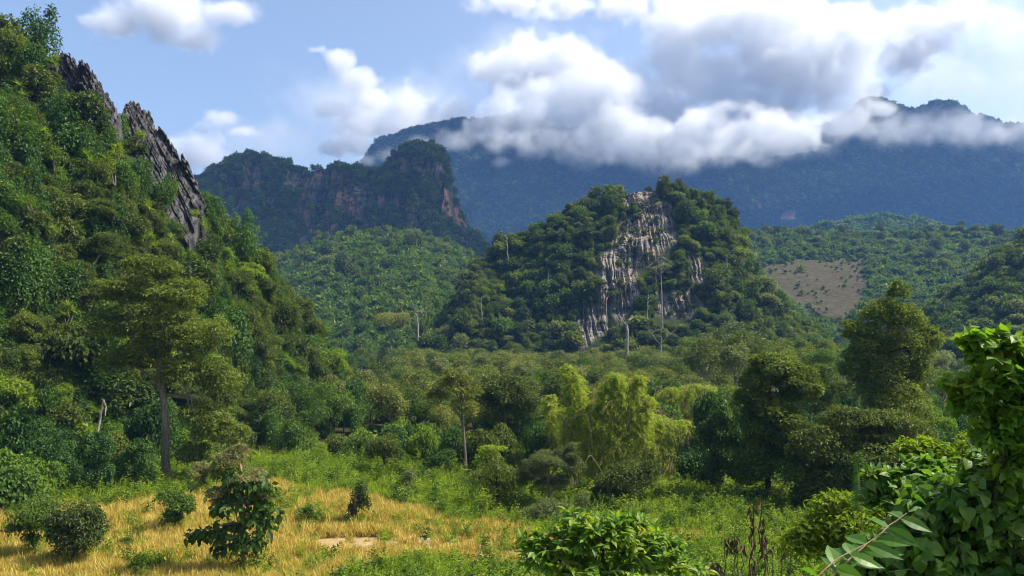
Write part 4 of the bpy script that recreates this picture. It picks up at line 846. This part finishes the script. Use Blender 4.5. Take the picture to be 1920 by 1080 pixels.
near_plant('leafy_shrub', 'pale leaved shrub between the wide glossy tree and the heart leaved creeper', 'shrub', 1720, 12, [(1690, 905, 50, 26), (1740, 890, 44, 30), (1660, 940, 40, 26), (1760, 930, 60, 40), (1640, 895, 20, 12)], 500, .165, L_creep, B_dark, .10, 'heart', 9, .62, up=.6, ns=170, per=10)
near_plant('leafy_shrub', 'small leaved yellow green shrub left of the heart leaved creeper', 'shrub', 1590, 17, [(1580, 985, 60, 40), (1530, 1000, 44, 36), (1640, 970, 50, 34), (1570, 945, 44, 22), (1610, 1040, 90, 50), (1500, 1030, 40, 30)], 3500, .13, L_bright, B_dark, .10, 'quad', 14, .45, ns=300, per=12)
near_plant('leafy_shrub', 'loose green shrub in the middle distance above the small leaved yellow green one', 'shrub', 1790, 20, [(1790, 870, 60, 34), (1720, 850, 44, 30), (1840, 850, 50, 40)], 2500, .17, L_bright, B_dark, .10, 'quad', 12, .45, ns=150, per=12)
# spray of long paired leaves nearest to the camera
def spray(label, px0, py0, px1, py1, d, n, L, lm):
    a, b = np.array([float(q) for q in P(px0, py0, d)]), np.array([float(q) for q in P(px1, py1, d * 1.06)])
    foot = np.array([a[0], a[1], float(ground_z(a[0], a[1]))]); root = root_at('leaf_spray', foot, label, 'branch')
    pts = limb_pts(a - foot, b - foot, 9, .04, .01); st = MB(); st.tube(np.concatenate([[[0.05, 0.2, 0]], pts]), np.linspace(.007, .003, 10), 6)
    link(bpy.data.objects.new('stem', st.mesh('stem', B_warm)), root)
    mb = MB(); ax = unit(pts[-1] - pts[0])
    for i in range(n):
        t = (i + .5) / n; p = pts[0] + (pts[-1] - pts[0]) * t
        for s in (-1, 1):
            side = unit(np.cross(ax, [0, -.35, 1])) * s; dr = side * .9 + ax * .45 + rng.normal(size=3) * .18 + [0, -.15, -.1]
            mb.leaf([p], [dr], [[.1, -.95, .6] + rng.normal(size=3) * .25], L * (.8 + .4 * rng.random()), L * .42, 'ovate', .22, .12)
    link(bpy.data.objects.new('leaves', mb.mesh('leaves', lm)), root)
spray('spray of long paired leaves on a thin stem in front of the creeper', 1557, 1085, 1700, 962, 5.2, 6, .21, L_broad)
spray('low spray of big grey green leaves at the very bottom edge', 1490, 1120, 1640, 1010, 5.0, 5, .21, L_broad)
# upright fern frond
x, y, z = [float(q) for q in P(1618, 945, 15)]; root = root_at('fern_frond', (x, y, z - 1.5), 'single upright fern like frond with a toothed outline before the wide dark tree', 'fern')
st = MB(); st.tube(limb_pts((0, 0, 0), (-.06, 0, 2.45), 8, 0, .005), np.linspace(.02, .005, 8), 5); link(bpy.data.objects.new('stem', st.mesh('stem', B_warm)), root)
mb = MB()
for i in range(26):
    t = i / 25
    for s in (-1, 1): mb.leaf([[-.06 * t, 0, 1.45 + 1.0 * t]], [[s, -.3, -.25]], [[0, -1, .5]], .26 * (1 - .75 * t) + .03, .045, 'quad', .3)
link(bpy.data.objects.new('leaflets', mb.mesh('leaflets', L_vine)), root)
# withered stalks
def stalk(label, px, py0, py1, d, group=None, w=.05):
    x, y, z0 = [float(q) for q in P(px, py0, d)]; _, _, z1 = [float(q) for q in P(px, py1, d)]; h = z1 - z0
    root = root_at('withered_stalk', (x, y, z0), label, 'dead stalk', group)
    st = MB(); st.tube(limb_pts((0, 0, -1.5), (rng.normal() * .1, 0, h), 10, 0, .02), np.linspace(w * .6, w * .2, 10), 6, wob=.3); link(bpy.data.objects.new('stem', st.mesh('stem', B_dead)), root)
    mb = MB(); q = 5 + int(h * 5); c = np.stack([rng.normal(size=q) * .04, rng.normal(size=q) * .04, h * (.25 + .75 * rng.random(q))], 1); dr = np.stack([rng.normal(size=q) * .35, rng.normal(size=q) * .35, -np.ones(q)], 1)
    mb.leaf(c, dr, rng.normal(size=(q, 3)), .32, .10, 'lance', .3, .35); link(bpy.data.objects.new('dead_leaves', mb.mesh('dead_leaves', B_dead)), root)
stalk('tallest withered brown stalk in the lower weeds', 1412, 1080, 945, 22, w=.07)
stalk('withered stalk with hanging dead leaves crossing the tallest one', 1432, 1075, 935, 23)
for i, (px, py0, py1) in enumerate(((1362, 1035, 1003), (1372, 1030, 1008), (1380, 1035, 1006), (1397, 1040, 1018), (1438, 1030, 1012), (1448, 1040, 1015), (1466, 1035, 1010), (1476, 1045, 1018), (1335, 1078, 1050), (1348, 1080, 1055), (1411, 1085, 1040))):
    stalk('short withered stalk, one of the scatter around the tall ones', px, py0, py1, 24, 'short withered stalks in the weeds', .04)

# ------------------------------------------------------------------ clouds and haze
def cloud_mat(name, dens, aniso=0.35, col=(1, 1, 1)):
    n = NT(name)
    v = n.n('VolumePrincipled')
    v.inputs['Color'].default_value = (*col, 1); v.inputs['Anisotropy'].default_value = aniso
    v.inputs['Density Attribute'].default_value = ''
    n.l(n.math('MULTIPLY', n.attr('density'), dens), v.inputs['Density'])
    n.l(v.outputs[0], n.out.inputs['Volume']); return n.m
def volume_cloud(name, blobs, D, mat, vox, label, seed=1, nscale=0.006, rough=0.9, depth=1.0, soft=0.35, flat=None, warp=0.0, oct=6, world=False):
    """blobs: (px, py, rx, ry[, weight[, depth offset]]) in photograph pixels, turned into ellipsoids at distance D with real thickness."""
    cs = []
    for b in blobs:
        px, py, rx, ry = b[:4]; wt = b[4] if len(b) > 4 else 1.0; dd = b[5] if len(b) > 5 else 0.0
        if world: cs.append((*b, 1.0)); continue
        x, y, z = P(px, py, D + dd); k = (D + dd) / FPX
        cs.append((float(x), float(y), float(z), rx * k, max(0.6 * rx, ry) * k * depth, ry * k, wt))
    cs = np.array(cs)
    lo = (cs[:, :3] - 1.45 * cs[:, 3:6]).min(0); hi = (cs[:, :3] + 1.45 * cs[:, 3:6]).max(0)
    n = np.maximum(4, np.ceil((hi - lo) / vox)).astype(int)
    ax = [np.linspace(lo[i], hi[i], n[i]) for i in range(3)]
    X, Y, Z = np.meshgrid(*ax, indexing='ij')
    s = nscale
    ns = fbm(X * s, Y * s, Z * s, oct, seed, 0.55)
    ns = ns + 0.5 * (0.5 - 2.0 * np.abs(fbm(X * s * 2.1, Y * s * 2.1, Z * s * 2.1, 3, seed + 70, 0.5)))
    wx = warp * fbm(X * s * .7, Y * s * .7, Z * s * .7, 2, seed + 40) if warp else 0
    f = np.full(X.shape, -9.0)
    for x, y, z, a, b_, c, wt in cs:
        r = np.sqrt(((X + wx - x) / a) ** 2 + ((Y - y) / b_) ** 2 + ((Z + wx * .5 - z) / c) ** 2)
        f = np.maximum(f, (1 - r) * 1.0) if wt >= 1 else np.maximum(f, (1 - r) - (1 - wt) * 0.5)
    hf = fbm(X * s * 5, Y * s * 5, Z * s * 5, 4, seed + 90, 0.6)
    d = sstep(0.0, soft, f + rough * 0.5 * ns + 0.20 * hf) * np.clip(1 + 0.9 * hf, 0.2, 1.6)
    d = d * np.clip(0.35 + 1.2 * np.clip(f, 0, 1), 0, 1)
    me = bpy.data.meshes.new(name); me.vertices.add(d.size)
    a = me.attributes.new('dens', 'FLOAT', 'POINT'); a.data.foreach_set('value', d.astype(np.float32).ravel())
    me.update(); src = bpy.data.objects.new(name + '_field', me)
    ng = bpy.data.node_groups.new(name + '_grid', 'GeometryNodeTree')
    ng.interface.new_socket('Geometry', in_out='INPUT', socket_type='NodeSocketGeometry')
    ng.interface.new_socket('Geometry', in_out='OUTPUT', socket_type='NodeSocketGeometry')
    N = ng.nodes.new; L = ng.links.new
    gi, go = N('NodeGroupInput'), N('NodeGroupOutput')
    vc = N('GeometryNodeVolumeCube')
    org = (lo + hi) / 2
    mn, mx = lo - org, hi - org
    vc.inputs['Min'].default_value = mn; vc.inputs['Max'].default_value = mx
    for i, k in enumerate('XYZ'): vc.inputs['Resolution ' + k].default_value = int(n[i])
    sep = N('ShaderNodeSeparateXYZ'); L(N('GeometryNodeInputPosition').outputs[0], sep.inputs[0])
    def mth(op, a, b, c=None):
        m = N('ShaderNodeMath'); m.operation = op
        for i, v in enumerate((a, b, c)):
            if v is None: continue
            if hasattr(v, 'is_output'): L(v, m.inputs[i])
            else: m.inputs[i].default_value = float(v)
        return m.outputs[0]
    ids = []
    for i in range(3):
        q = mth('FLOOR', mth('MULTIPLY_ADD', mth('SUBTRACT', sep.outputs[i], mn[i]), (n[i] - 1) / (mx[i] - mn[i]), 0.5), 0)
        ids.append(mth('MINIMUM', mth('MAXIMUM', q, 0), n[i] - 1))
    def imath(op, a, b):
        m = N('FunctionNodeIntegerMath'); m.operation = op
        for i, v in enumerate((a, b)):
            if hasattr(v, 'is_output'): L(v, m.inputs[i])
            else: m.inputs[i].default_value = int(v)
        return m.outputs[0]
    idx = imath('ADD', imath('MULTIPLY', imath('ADD', imath('MULTIPLY', ids[0], n[1]), ids[1]), n[2]), ids[2])
    na = N('GeometryNodeInputNamedAttribute'); na.data_type = 'FLOAT'; na.inputs[0].default_value = 'dens'
    si = N('GeometryNodeSampleIndex'); si.data_type = 'FLOAT'; si.domain = 'POINT'
    oi = N('GeometryNodeObjectInfo'); oi.inputs['Object'].default_value = src
    L(oi.outputs['Geometry'], si.inputs[0]); L(na.outputs[0], si.inputs['Value']); L(idx, si.inputs['Index'])
    L(si.outputs[0], vc.inputs['Density'])
    sm = N('GeometryNodeSetMaterial'); sm.inputs['Material'].default_value = mat
    L(vc.outputs[0], sm.inputs[0]); L(sm.outputs[0], go.inputs[0])
    o = link(bpy.data.objects.new(name, bpy.data.volumes.new(name))); o.location = org
    md = o.modifiers.new('grid', 'NODES'); md.node_group = ng
    setp(o, label, 'cloud', 'clouds over the valley')
    if not label:
        for q in ('label', 'category', 'group'):
            if q in o: del o[q]
        o['kind'] = 'stuff'
    return o
cm = cloud_mat('cloud_vapour', 0.022, col=(.915, .93, .955))
cm3 = cloud_mat('low_cloud_vapour', 0.016, col=(.92, .935, .955))
cv = cloud_mat('thin_vapour', 0.0020, col=(.97, .98, 1.0))
cm2 = cloud_mat('sky_cloud_vapour', 0.012, col=(.915, .93, .955))
volume_cloud('cloud', [(1330, 150, 150, 80), (1450, 120, 140, 100), (1250, 110, 90, 60), (1560, 70, 120, 70), (1420, 30, 140, 50), (1580, 220, 80, 45), (1240, 200, 130, 60), (1120, 215, 110, 50), (1400, 210, 150, 60), (1640, 205, 60, 22), (1500, 170, 130, 60), (1300, 60, 130, 60), (1180, 170, 100, 60),
              (900, 235, 70, 36, 1, -250), (960, 215, 90, 55, 1, -250), (1030, 200, 110, 70, 1, -200), (1130, 170, 100, 70, 1, -200), (1200, 240, 120, 60, 1, -250), (1330, 250, 140, 60, 1, -250), (1460, 245, 120, 55, 1, -250)],
             2900, cm, 9, 'huge grey bellied cloud piled above the blue mountain', seed=4, nscale=0.0040, depth=0.6, rough=1.7, soft=0.30)
volume_cloud('cloud', [(850, 268, 60, 22), (930, 262, 90, 30), (1010, 262, 90, 40), (1090, 270, 100, 45), (1180, 285, 110, 45), (1280, 290, 110, 50), (1380, 288, 110, 42), (1480, 272, 100, 40), (1570, 240, 95, 42), (1650, 236, 110, 50), (1740, 240, 120, 48), (1830, 240, 130, 50), (1940, 236, 120, 54), (1700, 250, 120, 30), (1880, 250, 120, 30), (790, 276, 60, 26), (730, 292, 50, 22), (850, 262, 50, 26), (690, 300, 36, 16), (935, 305, 30, 14)],
             2440, cm3, 7, 'long white cloud band hanging low across the front of the blue mountain', seed=44, nscale=0.0055, depth=0.42, rough=1.5, soft=0.7)
volume_cloud('cloud', [(930, 130, 55, 28), (1000, 125, 70, 48), (1060, 105, 65, 40), (1110, 140, 60, 45), (960, 165, 60, 28), (1030, 180, 80, 40)], 5200, cm2, 13, 'bright white puffy cloud beside the grey bellied cloud', seed=8, nscale=0.0032, soft=0.12, rough=1.9)
volume_cloud('cloud', [(640, 115, 32, 30), (665, 150, 48, 28), (620, 205, 40, 25), (700, 190, 50, 30), (680, 235, 70, 40), (770, 205, 62, 38), (760, 250, 80, 35), (840, 215, 50, 25), (640, 280, 70, 25), (590, 92, 25, 9)], 5200, cm2, 13, 'tall ragged white cloud standing above the dark rocky ridge', seed=12, nscale=0.0032, soft=0.16, rough=2.1)
volume_cloud('cloud', [(225, 40, 90, 42), (310, 40, 80, 50), (360, 70, 50, 25), (300, 10, 90, 40), (430, 20, 60, 22), (170, 40, 40, 22)], 5600, cm2, 15, 'wide thin white cloud at the top edge of the sky', seed=16, nscale=0.0026, rough=2.0, soft=0.7)
volume_cloud('cloud', [(410, 222, 40, 20), (460, 248, 36, 11), (385, 235, 25, 12)], 5400, cm2, 12, 'small pale wisp of cloud alone in blue sky', seed=20, nscale=0.0034, soft=0.5, rough=2.0)
volume_cloud('cloud', [(360, 285, 62, 38), (330, 275, 40, 25), (400, 300, 40, 25)], 5400, cm2, 13, 'low white cloud rising behind the saw toothed rocks', seed=24, nscale=0.003, soft=0.3, rough=1.7)
volume_cloud('cloud', [(1700, 110, 55, 40), (1740, 80, 60, 35), (1800, 40, 70, 35), (1720, 40, 60, 30), (1640, 170, 40, 18), (1660, 60, 60, 22)], 5200, cm2, 13, 'broken white cloud high above the cloud capped peak', seed=28, nscale=0.0030, soft=0.22, rough=2.1)
volume_cloud('cloud', [(960, 5, 80, 25), (1060, 12, 90, 35), (1170, 8, 90, 30), (1260, -5, 90, 25)], 5600, cm2, 15, 'flat white cloud cut off above the bright puffy cloud', seed=32, nscale=0.0028, rough=2.0, soft=0.5)

volume_cloud('cloud_veil', [(720, 215, 260, 110), (1000, 120, 200, 110), (1560, 110, 260, 110), (1780, 150, 200, 80), (500, 260, 160, 60), (1880, 60, 160, 70)], 6400, cv, 40, None, seed=52, nscale=0.0016, soft=1.0, rough=1.6, depth=.5)
volume_cloud('shade_clouds', [(700., 1000, 1500, 420, 270, 150), (1050, 1000, 1520, 330, 270, 150), (1500, 2360, 2050, 900, 230, 200), (2500, 2360, 2050, 1000, 230, 200), (3400, 2380, 2100, 900, 230, 200), (2150, 2250, 2000, 1000, 240, 200), (900, 2300, 2000, 600, 230, 180)], 0, cm, 34, None, seed=60, nscale=0.0028, soft=.5, rough=.8, world=True, oct=4)  # unseen clouds, added to cast shade on the karst ridge and far mountain

hz = NT('haze_air')
hv = hz.n('VolumePrincipled'); hv.inputs['Color'].default_value = (0.20, 0.44, 1.0, 1); hv.inputs['Density'].default_value = 0.00012
hv.inputs['Anisotropy'].default_value = 0.0
hz.l(hv.outputs[0], hz.out.inputs['Volume'])
hb = np.array([(x, y, z) for x in (-1400, 1400) for y in (-40, 2215) for z in (-7, 620)], float)
hm = mesh_np('haze', hb, [0, 1, 3, 2, 4, 6, 7, 5, 0, 4, 5, 1, 2, 3, 7, 6, 0, 2, 6, 4, 1, 5, 7, 3], [4] * 6, hz.m)
link(setp(bpy.data.objects.new('haze', hm), kind='stuff'))
